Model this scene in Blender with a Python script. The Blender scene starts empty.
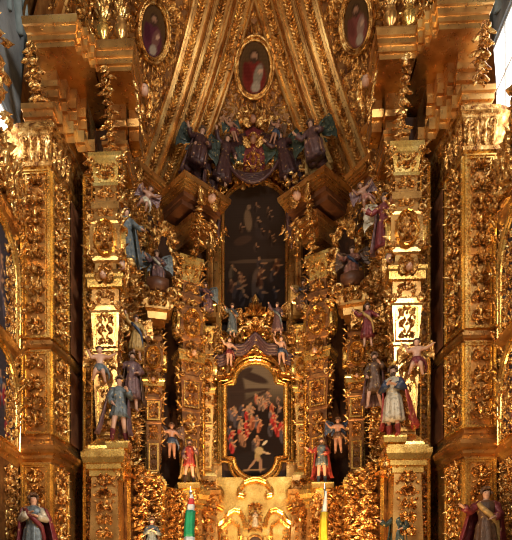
import bpy, math, random
import numpy as np
from mathutils import Matrix, Vector
PI = math.pi
F = 579.0            # focal length in pixels of the 512x540 frame
rng = random.Random(7)
sc = bpy.context.scene
COL = sc.collection

def XZ(px, py, D):
    """a place on the retablo, given its bearing and its distance D"""
    return ((px - 254.0) * D / F, (620.0 - py) * D / F)

# ------------------------------------------------------------------ materials
MATS = {}
def nodes(name):
    m = bpy.data.materials.new(name); m.use_nodes = True
    nt = m.node_tree; b = nt.nodes['Principled BSDF']
    return m, nt, b
def mix_ramp(nt, fac, cols):
    r = nt.nodes.new('ShaderNodeValToRGB'); e = r.color_ramp.elements
    while len(e) < len(cols): e.new(0.5)
    for i, (p, c) in enumerate(cols):
        e[i].position = p; e[i].color = (*c, 1)
    nt.links.new(fac, r.inputs[0]); return r
def coat(name, cols, metallic=0.0, rough=(0.3, 0.5), scale=5.0, bump=0.2, bscale=30.0, spec=0.5, detail=4):
    m, nt, b = nodes(name)
    tc = nt.nodes.new('ShaderNodeTexCoord')
    n = nt.nodes.new('ShaderNodeTexNoise'); n.inputs['Scale'].default_value = scale; n.inputs['Detail'].default_value = detail
    nt.links.new(tc.outputs['Object'], n.inputs['Vector'])
    r = mix_ramp(nt, n.outputs['Fac'], cols)
    nt.links.new(r.outputs['Color'], b.inputs['Base Color'])
    b.inputs['Metallic'].default_value = metallic
    b.inputs['Specular IOR Level'].default_value = spec
    mr = nt.nodes.new('ShaderNodeMapRange'); mr.inputs[3].default_value = rough[0]; mr.inputs[4].default_value = rough[1]
    n2 = nt.nodes.new('ShaderNodeTexNoise'); n2.inputs['Scale'].default_value = bscale
    nt.links.new(tc.outputs['Object'], n2.inputs['Vector'])
    nt.links.new(n2.outputs['Fac'], mr.inputs[0]); nt.links.new(mr.outputs[0], b.inputs['Roughness'])
    if bump:
        bp = nt.nodes.new('ShaderNodeBump'); bp.inputs['Strength'].default_value = bump; bp.inputs['Distance'].default_value = 0.03
        nt.links.new(n2.outputs['Fac'], bp.inputs['Height']); nt.links.new(bp.outputs[0], b.inputs['Normal'])
    MATS[name] = m; return m
coat('gold_carved', [(0.34, (0.22, 0.08, 0.02)), (0.48, (0.55, 0.27, 0.07)), (0.6, (0.85, 0.53, 0.18)), (0.72, (0.97, 0.78, 0.40))], 0.9, (0.18, 0.42), 7, 0.5, 28)
coat('gold_smooth', [(0.3, (0.36, 0.16, 0.045)), (0.5, (0.66, 0.35, 0.11)), (0.7, (0.88, 0.56, 0.20))], 0.9, (0.22, 0.36), 1.6, 0.03, 9)
coat('gold_pale', [(0.3, (0.55, 0.29, 0.07)), (0.55, (0.90, 0.56, 0.15)), (0.75, (0.98, 0.74, 0.28))], 0.9, (0.2, 0.34), 2.2, 0.04, 12)
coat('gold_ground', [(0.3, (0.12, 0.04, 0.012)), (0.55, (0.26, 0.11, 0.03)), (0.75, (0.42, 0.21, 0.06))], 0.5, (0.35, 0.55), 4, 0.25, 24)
coat('gold_vault', [(0.34, (0.22, 0.085, 0.02)), (0.5, (0.58, 0.28, 0.07)), (0.7, (0.92, 0.57, 0.18))], 0.9, (0.2, 0.42), 4, 0.4, 24)
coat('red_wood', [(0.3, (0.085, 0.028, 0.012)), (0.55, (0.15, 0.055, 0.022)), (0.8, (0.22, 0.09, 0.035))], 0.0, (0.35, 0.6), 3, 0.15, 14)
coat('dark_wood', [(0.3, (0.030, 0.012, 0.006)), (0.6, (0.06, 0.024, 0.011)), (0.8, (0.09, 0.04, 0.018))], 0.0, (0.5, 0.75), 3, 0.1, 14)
coat('stone_grey', [(0.3, (0.09, 0.095, 0.10)), (0.5, (0.16, 0.168, 0.17)), (0.7, (0.24, 0.25, 0.255))], 0.0, (0.75, 0.9), 1.6, 0.5, 12)
coat('stone_pale', [(0.3, (0.16, 0.19, 0.19)), (0.7, (0.30, 0.36, 0.36))], 0.0, (0.7, 0.9), 2.0, 0.3, 12)
coat('floor_stone', [(0.3, (0.16, 0.13, 0.11)), (0.7, (0.3, 0.26, 0.22))], 0.0, (0.3, 0.5), 1.2, 0.05, 12)
coat('flesh', [(0.3, (0.46, 0.24, 0.15)), (0.7, (0.66, 0.40, 0.28))], 0.0, (0.35, 0.5), 5, 0.05, 12)
coat('dark_flesh', [(0.3, (0.22, 0.10, 0.06)), (0.7, (0.42, 0.22, 0.14))], 0.0, (0.3, 0.5), 7, 0.1, 12)
coat('hair_brown', [(0.3, (0.06, 0.03, 0.015)), (0.7, (0.16, 0.08, 0.04))], 0.0, (0.4, 0.6), 20, 0.6, 40)
coat('silver_metal', [(0.3, (0.5, 0.5, 0.48)), (0.7, (0.8, 0.8, 0.78))], 0.9, (0.2, 0.4), 5, 0.1, 12)
def cloth(name, c, fleck=0.35, gold=True):
    d = tuple(x * 0.62 for x in c)
    g = (0.62, 0.40, 0.12) if gold else tuple(min(1, x * 1.25) for x in c)
    return coat(name, [(0.40, d), (0.5, c), (0.64, c), (0.70, g)], 0.15, (0.3, 0.55), 11, 0.3, 22)
cloth('cloth_red', (0.34, 0.045, 0.03)); cloth('cloth_crimson', (0.19, 0.028, 0.032)); cloth('cloth_blue', (0.045, 0.065, 0.12))
cloth('cloth_slate', (0.13, 0.155, 0.165)); cloth('cloth_mauve', (0.17, 0.09, 0.09)); cloth('cloth_purple', (0.075, 0.032, 0.034))
cloth('cloth_white', (0.55, 0.48, 0.36)); cloth('cloth_green', (0.04, 0.06, 0.04)); cloth('cloth_brown', (0.13, 0.065, 0.035))
cloth('cloth_gold', (0.48, 0.30, 0.10)); cloth('cloth_pink', (0.36, 0.15, 0.11)); cloth('cloth_teal', (0.045, 0.065, 0.055))
coat('flag_green', [(0.3, (0.0, 0.16, 0.07)), (0.7, (0.005, 0.27, 0.12))], 0, (0.5, 0.7), 4, 0.05, 10)
coat('flag_white', [(0.3, (0.68, 0.65, 0.6)), (0.7, (0.85, 0.82, 0.78))], 0, (0.5, 0.7), 4, 0.05, 10)
coat('flag_red', [(0.3, (0.5, 0.03, 0.03)), (0.7, (0.65, 0.06, 0.05))], 0, (0.5, 0.7), 4, 0.05, 10)
coat('flag_yellow', [(0.3, (0.75, 0.42, 0.01)), (0.7, (0.9, 0.56, 0.02))], 0, (0.5, 0.7), 4, 0.05, 10)
coat('window_paint', [(0.3, (0.6, 0.62, 0.62)), (0.7, (0.78, 0.8, 0.8))], 0, (0.5, 0.7), 4, 0.05, 10)
def lit(name, c, s):
    m, nt, b = nodes(name)
    b.inputs['Base Color'].default_value = (*c, 1); b.inputs['Emission Color'].default_value = (*c, 1)
    b.inputs['Emission Strength'].default_value = s
    MATS[name] = m
lit('daylight_glass', (0.93, 0.97, 1.0), 3.0)
m, nt, b = nodes('oil_paint')
at = nt.nodes.new('ShaderNodeAttribute'); at.attribute_name = 'Col'
nt.links.new(at.outputs['Color'], b.inputs['Base Color']); b.inputs['Roughness'].default_value = 0.8; b.inputs['Specular IOR Level'].default_value = 0.04
MATS['oil_paint'] = m

# ------------------------------------------------------------------ mesh builder
class MB:
    def __init__(s): s.V = []; s.F = []; s.n = 0
    def add(s, v, faces):
        v = np.asarray(v, float).reshape(-1, 3)
        for f in faces:
            f = np.asarray(f, int)
            if f.size: s.F.append(f + s.n)
        s.V.append(v); s.n += len(v); return s
    def merge(s, o, M=None):
        if not o.n: return s
        v = np.concatenate(o.V)
        if M is not None:
            A = np.array(M); v = v @ A[:3, :3].T + A[:3, 3]
        s.add(v, o.F); return s
    def loft(s, rings, cap=True, closed=True):
        rings = [np.asarray(r, float) for r in rings]; n = len(rings[0]); k = len(rings)
        i = np.arange(k - 1)[:, None]; j = np.arange(n if closed else n - 1)[None, :]
        j2 = (j + 1) % n
        q = np.stack([i * n + j, i * n + j2, (i + 1) * n + j2, (i + 1) * n + j], -1).reshape(-1, 4)
        fs = [q]
        if cap and closed:
            fs.append(np.arange(n)[::-1][None, :]); fs.append((np.arange(n) + (k - 1) * n)[None, :])
        s.add(np.concatenate(rings), fs); return s
    def box(s, x0, x1, y0, y1, z0, z1, bev=0.0):
        b = bev
        def ring(z, d): return [(x0 + d, y0 + d, z), (x1 - d, y0 + d, z), (x1 - d, y1 - d, z), (x0 + d, y1 - d, z)]
        s.loft([ring(z0, b), ring(z0 + b, 0), ring(z1 - b, 0), ring(z1, b)] if b else [ring(z0, 0), ring(z1, 0)]); return s
    def rect(s, prof, cx=0.0, cy=0.0):
        s.loft([[(cx - a, cy - b, z), (cx + a, cy - b, z), (cx + a, cy + b, z), (cx - a, cy + b, z)] for z, a, b in prof]); return s
    def cornice(s, x0, x1, yb, prof):
        """block against a wall at yb: prof = (z, y of the front, how far the sides stand out)"""
        s.loft([[(x0 - o, yf, z), (x1 + o, yf, z), (x1 + o, yb, z), (x0 - o, yb, z)] for z, yf, o in prof]); return s
    def polyloft(s, plan, prof):
        P = np.array(plan, float); n = len(P)
        e = np.roll(P, -1, 0) - P; e /= np.linalg.norm(e, axis=1)[:, None]
        nn = np.stack([e[:, 1], -e[:, 0]], 1); pn = np.roll(nn, 1, 0)
        m = nn + pn; m = m / np.maximum(0.35, (1 + (nn * pn).sum(1)))[:, None]
        s.loft([np.concatenate([P + m * o, np.full((n, 1), z)], 1) for z, o in prof]); return s
    def tube(s, pts, rad, n=6, cap=True):
        pts = np.array(pts, float); k = len(pts)
        rad = np.broadcast_to(np.array(rad, float), (k,))
        t = np.gradient(pts, axis=0); t /= np.linalg.norm(t, axis=1)[:, None] + 1e-9
        ref = np.array([0, 0, 1.0]) if abs(t[0][2]) < 0.9 else np.array([1.0, 0, 0])
        rings = []; a = np.arange(n) / n * 2 * PI
        for i in range(k):
            u = np.cross(t[i], ref); u /= np.linalg.norm(u) + 1e-9
            v = np.cross(u, t[i]); ref = v
            rings.append(pts[i] + rad[i] * (np.cos(a)[:, None] * u + np.sin(a)[:, None] * v))
        s.loft(rings, cap); return s
    def lathe(s, prof, n=16, c=(0, 0), flute=0.0, nf=0):
        a = np.arange(n) / n * 2 * PI
        w = 1 + (flute * np.cos(nf * a) if nf else 0 * a)
        s.loft([np.stack([c[0] + r * w * np.cos(a), c[1] + r * w * np.sin(a), np.full(n, z)], 1) for z, r in prof]); return s
    def ball(s, c, r, n=10, k=6):
        r = np.broadcast_to(np.array(r, float), (3,))
        a = np.arange(n) / n * 2 * PI
        s.loft([np.stack([c[0] + r[0] * math.sin(p) * np.cos(a), c[1] + r[1] * math.sin(p) * np.sin(a), np.full(n, c[2] - r[2] * math.cos(p))], 1)
                for p in np.linspace(0.12, PI - 0.12, k)]); return s
    def stamp(s, T, O, U, V, N, sx, sy=None, sz=None):
        sy = sx if sy is None else sy; sz = sx if sz is None else sz
        v = T[0]
        s.add(v[:, :1] * sx * U + v[:, 1:2] * sy * V + v[:, 2:3] * sz * N + O, T[1]); return s
    def frame(s, out, sect, O, U, V, N, close=False):
        """moulding round a closed outline (2D points, counter-clockwise): sect = (offset outward, height)"""
        P = np.array(out, float); nx = np.roll(P, -1, 0) - np.roll(P, 1, 0); nx /= np.linalg.norm(nx, axis=1)[:, None] + 1e-9
        m = np.stack([nx[:, 1], -nx[:, 0]], 1)
        rings = []
        for o, h in sect:
            Q = P + m * o
            rings.append(O + Q[:, :1] * U + Q[:, 1:] * V + h * N)
        s.loft(rings, close); return s
    def build(s, name, mat, thing=None, parent=None, smooth=False):
        me = bpy.data.meshes.new(name)
        v = np.concatenate(s.V)
        mir = thing is not None and thing.mir
        if mir: v = v * np.array([-1, 1, 1])
        me.vertices.add(len(v)); me.vertices.foreach_set('co', v.astype(np.float32).ravel())
        starts = []; idx = []; st = 0
        for f in s.F:
            if f.ndim == 1: f = f[None]
            if mir: f = f[:, ::-1]
            m_, k_ = f.shape
            starts.append(st + np.arange(m_) * k_); idx.append(f.ravel()); st += m_ * k_
        idx = np.concatenate(idx).astype(np.int32); starts = np.concatenate(starts).astype(np.int32)
        me.loops.add(len(idx)); me.loops.foreach_set('vertex_index', idx)
        me.polygons.add(len(starts)); me.polygons.foreach_set('loop_start', starts)
        me.update(calc_edges=True); me.validate()
        me.polygons.foreach_set('use_smooth', np.full(len(me.polygons), bool(smooth)))
        me.materials.append(MATS[mat])
        o = bpy.data.objects.new(name, me); COL.objects.link(o)
        p = parent if parent is not None else (thing.root if thing is not None else None)
        if p is not None: o.parent = p
        return o

GROUPS = {'oval_medallion': 'oval medallions of the vault', 'corner_pilaster': 'giant corner pilasters', 'estipite_pilaster': 'stepped gold pilasters', 'small_estipite': 'small pilasters by the lower painting',
 'projecting_entablature': 'projecting cornice blocks', 'corner_entablature': 'corner cornices', 'gilded_relief': 'carved reliefs of the recesses', 'flame_urn': 'urns on the cornices', 'cherub_head': 'loose cherub heads',
 'side_altarpiece': 'side altarpieces', 'side_painting': 'arched paintings of the nave walls', 'statue_pedestal': 'pedestals of the foreground statues', 'statue_bracket': 'brackets under statues', 'gilded_ring': 'rings above the kings',
 'saint_statue': 'saint statues', 'standing_statue': 'standing statues', 'king_statue': 'king statues', 'putto_statue': 'bare putti', 'flying_cherub': 'flying cherubs', 'angel_statue': 'angel statues', 'furled_flag': 'furled flags',
 'small_column': 'slender columns', 'scroll_bracket': 'scroll brackets', 'niche_garland': 'niche garlands', 'base_ledge': 'ledges of the recesses', 'scroll_crest': 'crests on the cornices', 'gilded_strip': 'gold strips by the paintings', 'pilaster_pedestal': 'pedestals of the small pilasters'}
class Thing:
    """an Empty at the thing's base; parts are built in its own frame (x right, y away, z up)"""
    def __init__(s, name, label, cat, loc, ang=0.0, group=None, mir=False):
        x, y, z = loc; s.mir = mir
        s.root = bpy.data.objects.new(name, None); COL.objects.link(s.root)
        s.root.empty_display_size = 0.2
        s.root.location = (-x if mir else x, y, z); s.root.rotation_euler = (0, 0, -ang if mir else ang)
        s.root['label'] = label; s.root['category'] = cat
        group = group or GROUPS.get(name)
        if group: s.root['group'] = group
    def part(s, name, mb, mat, parent=None, smooth=False, label=None, stuff=False):
        o = mb.build(name, mat, s, parent, smooth)
        if label: o['label'] = label
        return o
def struct(name, mb, mat, smooth=False, parent=None):
    o = mb.build(name, mat, None, parent, smooth)
    if parent is None: o['kind'] = 'structure'
    return o

# ------------------------------------------------------------------ carved elements (x right, y up, z out)
def grid_faces(r, c):
    i = np.arange(r - 1)[:, None]; j = np.arange(c - 1)[None, :]
    return [np.stack([i * c + j, i * c + j + 1, (i + 1) * c + j + 1, (i + 1) * c + j], -1).reshape(-1, 4)]
def t_leaf(lobes=3, curl=0.35, wid=0.30, r=7, c=5):
    v = []
    for i in range(r):
        t = i / (r - 1)
        w = wid * (math.sin(PI * min(1, t * 0.93 + 0.07)) ** 0.6) * (1 - 0.28 * (i % 2))
        for j in range(c):
            a = (j / (c - 1) - 0.5) * 2
            z = 0.16 * math.sin(PI * t) + curl * max(0, t - 0.55) ** 1.3 * 2 + 0.10 * (1 - abs(a)) - 0.09 * (abs(a) > .9) + .04
            y = t - 0.10 * abs(a) * t - max(0, t - .8) * .5
            v.append((a * w, y, z))
    return np.array(v), grid_faces(r, c)
def t_scroll(turn=1.6, r0=0.42, rad=0.10, n=15, m=5):
    mb = MB(); pts = []; rr = []
    for i in range(n):
        t = i / (n - 1); a = -PI / 2 + turn * 2 * PI * t; r = r0 * (1 - 0.8 * t)
        pts.append((r * math.cos(a), r * math.sin(a), 0.10 + 0.22 * t)); rr.append(rad * (1.0 - 0.35 * t))
    mb.tube(pts, rr, m); return np.concatenate(mb.V), mb.F
def t_ball(n=7, k=5):
    mb = MB(); mb.ball((0, 0, 0.3), 0.5, n, k); return np.concatenate(mb.V), mb.F
def t_rosette(p=6):
    v = []; f = []; v.append((0, 0, 0.35))
    n = p * 4
    for i in range(n):
        a = 2 * PI * i / n; q = [0.38, 0.5, 0.5, 0.38][i % 4]; v.append((q * .5 * math.cos(a), q * .5 * math.sin(a), .22 if i % 4 in (1, 2) else .08))
    for i in range(n):
        a = 2 * PI * i / n; q = [0.30, 0.5, 0.5, 0.30][i % 4]; v.append((q * math.cos(a), q * math.sin(a), .12 if i % 4 in (1, 2) else .0))
    tri = [(0, 1 + i, 1 + (i + 1) % n) for i in range(n)]
    quad = [(1 + i, 1 + n + i, 1 + n + (i + 1) % n, 1 + (i + 1) % n) for i in range(n)]
    return np.array(v), [np.array(tri), np.array(quad)]
def t_shell(k=7):
    v = [(0, -.1, .1)]; n = 2 * k + 1
    for rr, z in ((0.3, .32), (0.5, .18)):
        for i in range(n):
            a = PI * (-.08 + 1.16 * i / (n - 1)); q = rr * (1 if i % 2 else .84)
            v.append((q * math.cos(a), q * math.sin(a), z * (1 if i % 2 else .35)))
    tri = [(0, 1 + i, 2 + i) for i in range(n - 1)]
    quad = [(1 + i, 1 + n + i, 2 + n + i, 2 + i) for i in range(n - 1)]
    return np.array(v), [np.array(tri), np.array(quad)]
LEAF = [t_leaf(), t_leaf(3, .6, .24), t_leaf(3, .15, .38)]
SMALL = t_leaf(3, .4, .3, 5, 3)
SCROLL = t_scroll(); BALL = t_ball(); ROSE = t_rosette(); SHELL = t_shell()
def t_cherub(part):
    mb = MB()
    if part != 'wings': mb.ball((0, 0, .32), (.19, .23, .22), 10, 8); mb.ball((0, -.03, .54), .035, 6, 4); mb.ball((-.09, -.06, .47), .06, 6, 4); mb.ball((.09, -.06, .47), .06, 6, 4)
    if part != 'face':
        for i in range(14):
            a = PI * (i / 13); mb.ball((.19 * math.cos(a), .08 + .17 * math.sin(a), .32), .06, 5, 4)
        for i in range(7):
            a = PI * (i / 6); mb.ball((.12 * math.cos(a), .08 + .12 * math.sin(a), .44), .06, 5, 4)
        for sx in (-1, 1):
            for k in range(4):
                a = math.radians(55 + 24 * k) * -sx
                U = np.array([math.cos(a), math.sin(a), 0]); V = np.array([-math.sin(a), math.cos(a), 0])
                mb.stamp(LEAF[2], np.array([sx * .12, -.05, .03]), U, V, np.array([0, 0, 1.]), .62 - .07 * k)
    return np.concatenate(mb.V), mb.F
CHERUB = t_cherub('all'); FACE = t_cherub('face'); WINGS = t_cherub('wings')

def plane(O, U=(1, 0, 0), V=(0, 0, 1), N=(0, -1, 0)):
    O, U, V, N = (np.array(a, float) for a in (O, U, V, N))
    return lambda u, v: (O + U * u + V * v, U, V, N)
def put(mb, f, T, u, v, ang, sx, sy=None, sz=None, flip=1):
    O, U, V, N = f(u, v); c, s_ = math.cos(ang), math.sin(ang)
    U2 = (U * c + V * s_) * flip; V2 = -U * s_ + V * c
    mb.stamp(T, O, U2, V2, N, sx, sy, sz)
def carve(mb, f, w, h, size=0.3, seed=0, dep=1.0, fill=1.0, motifs=True):
    """candelabra of scrolls, leaves, flowers and winged heads, mirrored about its own axis"""
    r = random.Random(seed); rows = max(1, round(h / (size * 1.15))); st = h / rows; hw = w / 2
    s = min(size, w * 0.62)
    if motifs:
        for i in range(rows):
            v = (i + .5) * st; k = r.randrange(5)
            if k == 0:
                put(mb, f, ROSE, 0, v, r.random(), s * .8, None, s * dep)
            elif k == 1:
                put(mb, f, CHERUB, 0, v, 0, s * 1.0, None, s * dep)
            elif k == 2:
                put(mb, f, SHELL, 0, v, PI * r.randrange(2), s * .9, None, s * dep)
            elif k == 3:
                for a in (0, PI): put(mb, f, LEAF[0], 0, v, a, s * .9, s * .6, s * dep)
            else:
                put(mb, f, BALL, 0, v, 0, s * .3, None, s * .3 * dep)
            q = r.choice((-1, 1))
            for sx in (-1, 1):
                if hw > s * .35:
                    put(mb, f, SCROLL, sx * hw * .55, v + st * .1 * q, 0 if q > 0 else PI, s * .62, None, s * dep * .9, flip=sx * q)
                    put(mb, f, LEAF[r.randrange(3)] if sx < 0 else LEAF[1], sx * hw * .35, v - st * .3 * q, -sx * (.9 if q > 0 else 2.2), s * .62, None, s * dep)
                put(mb, f, LEAF[0], sx * s * .08, v + st * .22, -sx * .6, s * .5, None, s * dep)
    nf = int(fill * w * h / (size * size) * 2.2)
    for i in range(nf):
        u = r.random() * hw; v = r.random() * h; a = r.random() * 6.28; q = s * r.uniform(.3, .6); T = SMALL if r.random() < .6 else LEAF[r.randrange(3)]
        for sx in (-1, 1):
            put(mb, f, T, sx * u, v, a * sx, q, None, q * dep * 1.2)
def bars(mb, w, h, O, U=(1, 0, 0), V=(0, 0, 1), N=(0, -1, 0), t=0.05, d=0.05):
    """a rectangular moulded frame round a panel, O at its bottom centre"""
    O, U, V, N = (np.array(a, float) for a in (O, U, V, N))
    out = [(-w / 2, 0), (w / 2, 0), (w / 2, h), (-w / 2, h)]
    def off(o): return [(-w / 2 - o, -o), (w / 2 + o, -o), (w / 2 + o, h + o), (-w / 2 - o, h + o)]
    rings = []
    for o, hh in ((-t, 0), (-t, d * .6), (-t * .55, d * .6), (-t * .45, d), (-t * .05, d), (0, 0)):
        P = np.array(off(o)); rings.append(O + P[:, :1] * U + P[:, 1:] * V + hh * N)
    mb.loft(rings, False)

# ------------------------------------------------------------------ bodies (one continuous skinned surface each)
def hand(V, E, R, wi, d, up):
    d = Vector(d).normalized(); up = Vector(up); side = d.cross(up)
    side = side.normalized() if side.length > .01 else Vector((1, 0, 0)); w = Vector(V[wi])
    V.append(tuple(w + d * .035)); R.append(.016); p = len(V) - 1; E.append((wi, p))
    for k, ln in enumerate((.034, .042, .040, .030)):
        b = w + d * .05 + side * (.0105 * (k - 1.5)); V.append(tuple(b)); R.append(.0065); E.append((p, len(V) - 1))
        V.append(tuple(b + d * ln * .8 - up * .012)); R.append(.005); E.append((len(V) - 2, len(V) - 1))
    V.append(tuple(w + d * .03 + side * .024 - up * .008)); R.append(.0065); E.append((p, len(V) - 1))
    V.append(tuple(w + d * .05 + side * .030 - up * .014)); R.append(.005); E.append((len(V) - 2, len(V) - 1))
POSES = {
 # shoulders stand at z .80; (elbow, wrist) for the figure's own picture-left and picture-right arm; (knee, ankle) pairs
 'pray':   dict(L=((-.155, -.03, .66), (-.04, -.12, .73)), R=((.16, -.03, .66), (.05, -.13, .70)), l=((-.055, -.02, .28), (-.06, .02, .045)), r=((.06, -.03, .28), (.075, -.01, .045))),
 'point':  dict(L=((-.20, -.06, .70), (-.29, -.12, .76)), R=((.16, -.05, .66), (.06, -.13, .62)), l=((-.06, -.03, .28), (-.07, .0, .045)), r=((.06, .0, .28), (.08, .03, .045))),
 'raise':  dict(L=((-.19, -.04, .85), (-.24, -.08, .99)), R=((.17, -.04, .66), (.20, -.10, .55)), l=((-.055, -.05, .28), (-.06, -.02, .045)), r=((.07, .02, .29), (.10, .07, .05))),
 'stride': dict(L=((-.16, -.02, .65), (-.12, -.12, .56)), R=((.17, -.05, .68), (.10, -.14, .76)), l=((-.09, -.08, .29), (-.12, -.05, .045)), r=((.07, .0, .27), (.12, .10, .06))),
 'open':   dict(L=((-.20, -.05, .74), (-.29, -.10, .84)), R=((.19, -.05, .69), (.25, -.14, .62)), l=((-.06, -.03, .28), (-.07, .0, .045)), r=((.07, .0, .28), (.09, .05, .05))),
 'sit':    dict(L=((-.19, -.06, .70), (-.26, -.12, .78)), R=((.18, -.05, .68), (.12, -.15, .64)), l=((-.09, -.20, .50), (-.08, -.19, .27)), r=((.10, -.19, .46), (.12, -.15, .24))),
 'fly':    dict(L=((-.19, -.05, .72), (-.24, -.14, .82)), R=((.21, -.05, .76), (.33, -.10, .82)), l=((-.10, -.12, .40), (-.16, .05, .27)), r=((.08, -.14, .38), (.13, -.03, .20))),
}
def make_body(name, q, child):
    hs = 1.0
    V = [(0, 0, .52), (0, .0, .60), (0, .005, .70), (0, 0, .79), (0, -.002, .845), (0, -.008, .885), (0, -.012, .925), (0, -.008, .965)]
    R = [.070, .060, .072, .060, .028, .040, .052, .040]
    if child:
        R = [.095, .095, .090, .072, .036, .058, .075, .060]
        V[5] = (0, -.008, .89); V[6] = (0, -.012, .94); V[7] = (0, -.008, .995)
    E = [(i, i + 1) for i in range(7)]
    fat = 1.35 if child else 1.0
    for sgn, key in ((-1, 'L'), (1, 'R')):
        V.append((sgn * .095, 0, .80)); R.append(.042 * fat); sh = len(V) - 1; E.append((3, sh))
        for p, rr in zip(q[key], (.030 * fat, .020 * fat)):
            V.append(p); R.append(rr); E.append((len(V) - 2, len(V) - 1))
        e, w = q[key]; hand(V, E, R, len(V) - 1, Vector(w) - Vector(e), (0, 0, 1) if abs(w[2] - e[2]) < .1 else (0, -1, 0))
    for sgn, key in ((-1, 'l'), (1, 'r')):
        V.append((sgn * .052, 0, .47)); R.append(.060 * fat); E.append((0, len(V) - 1))
        for p, rr in zip(q[key], (.040 * fat, .025 * fat)):
            V.append(p); R.append(rr); E.append((len(V) - 2, len(V) - 1))
        a = q[key][1]
        V.append((a[0] + sgn * .012, a[1] - .055, a[2] - .028)); R.append(.018); E.append((len(V) - 2, len(V) - 1))
        V.append((a[0] + sgn * .016, a[1] - .095, a[2] - .032)); R.append(.013); E.append((len(V) - 2, len(V) - 1))
    me = bpy.data.meshes.new(name); me.from_pydata(V, E, []); o = bpy.data.objects.new(name, me); COL.objects.link(o)
    md = o.modifiers.new('Skin', 'SKIN'); md.use_smooth_shade = True
    for i, r in enumerate(R): me.skin_vertices[0].data[i].radius = (r, r * (.8 if i in (0, 1, 2, 3) else 1))
    me.skin_vertices[0].data[0].use_root = True
    o.modifiers.new('Subdivision', 'SUBSURF').levels = 1
    return o
BODY = {}
tmp = {}
for k, q in POSES.items():
    for ch in (False, True):
        if ch and k not in ('fly', 'sit', 'open', 'raise'): continue
        tmp[(k, ch)] = make_body('body_' + k, q, ch)
dg = bpy.context.evaluated_depsgraph_get(); dg.update()
for k, o in tmp.items():
    me = bpy.data.meshes.new_from_object(o.evaluated_get(dg)); n = len(me.vertices)
    co = np.empty(n * 3, np.float32); me.vertices.foreach_get('co', co); co = co.reshape(-1, 3)
    hz = .925 if not k[1] else .935; R_ = .056 if not k[1] else .078     # features of the face: nose, brow, chin
    hd = (co[:, 2] > hz - .06) & (np.abs(co[:, 0]) < .05) & (co[:, 1] < -.02)
    def push(cx, cz, wx, wz, a):
        g = np.exp(-((co[:, 0] - cx) / wx) ** 2 - ((co[:, 2] - cz) / wz) ** 2) * hd; co[:, 1] -= a * g
    push(0, hz - .008, .012, .016, .020); push(0, hz + .022, .03, .008, .005); push(0, hz - .045, .015, .01, .008)
    for sx in (-1, 1): push(sx * .019, hz + .008, .010, .008, -.007)
    me.vertices.foreach_set('co', co.ravel()); me.materials.clear(); me.materials.append(MATS['flesh'])
    me.polygons.foreach_set('use_smooth', np.ones(len(me.polygons), bool))
    BODY[k] = me
for o in tmp.values():
    bpy.data.objects.remove(o, do_unlink=True)

def folds_ring(z, cx, cy, rx, ry, n, nf, amp, ph, a0=0.0, a1=2 * PI, closed=True):
    a = a0 + (a1 - a0) * (np.arange(n) / (n if closed else n - 1))
    w = 1 + amp * (np.cos(nf * a + ph) + .4 * np.cos((nf * 2 - 3) * a + ph * 2))
    return np.stack([cx + rx * w * np.cos(a), cy + ry * w * np.sin(a), np.full(n, z)], 1)
def robe(hem, legs_out=0.0, full=1.0, ph=0.0):
    mb = MB(); zs = [.848, .83, .80, .74, .66, .61, .55, .46]; rx = [.045, .085, .125, .115, .092, .088, .115, .125]
    ry = [.04, .06, .075, .085, .072, .07, .09, .10]
    while zs[-1] > hem + .02:
        z = max(hem, zs[-1] - .08); k = (.46 - z) / .42; zs.append(z); rx.append(.125 + .05 * k * full + legs_out); ry.append(.10 + .045 * k * full)
    rings = []
    for i, z in enumerate(zs):
        am = 0.0 if z > .78 else min(.11, (.80 - z) * .25)
        rings.append(folds_ring(z, 0, 0, rx[i], ry[i], 36, 9, am, ph + z * 1.5))
    mb.loft(rings); return mb
def seated_robe(ph=0.0):
    mb = MB(); rings = []
    for (z, cy, rx, ry, am) in ((.848, 0, .045, .04, 0), (.82, 0, .10, .065, 0), (.78, 0, .125, .08, .02), (.66, 0, .095, .075, .05), (.58, -.02, .11, .10, .06),
                                (.50, -.08, .15, .17, .08), (.42, -.10, .16, .17, .10), (.30, -.13, .15, .12, .13), (.20, -.13, .16, .12, .15)):
        rings.append(folds_ring(z, 0, cy, rx, ry, 36, 8, am, ph + z * 2))
    mb.loft(rings); return mb
def sleeves(q, wide=1.0, to=1.0):
    mb = MB()
    for sg, key in ((-1, 'L'), (1, 'R')):
        e, w = (np.array(a) for a in q[key]); s0 = np.array([sg * .085, 0, .80])
        pts = [s0, s0 * .5 + e * .5, e, e + (w - e) * .45 * to, e + (w - e) * .85 * to]
        mb.tube(pts, np.array([.050, .046, .042, .046, .052]) * wide, 10)
    return mb
def cloak(hem=.06, spread=1.0, ph=0.0, swing=0.0):
    mb = MB(); n = 30
    for_out = []
    rows = [(.845, .07, .06), (.81, .125, .09), (.70, .15, .115), (.55, .165, .13), (.38, .185, .145), (.20, .21, .16), (hem, .235, .175)]
    for off in (0, -.012):
        rr = []
        for z, rx, ry in rows:
            am = min(.13, (.86 - z) * .22)
            r = folds_ring(z, swing * (.85 - z), .012, (rx + off) * spread, ry + off, n, 10, am, ph, -.45, PI + .45, False)
            rr.append(r)
        for_out.append(rr)
    rings = [np.concatenate([a, b[::-1]]) for a, b in zip(*for_out)]
    mb.loft(rings); return mb
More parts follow.
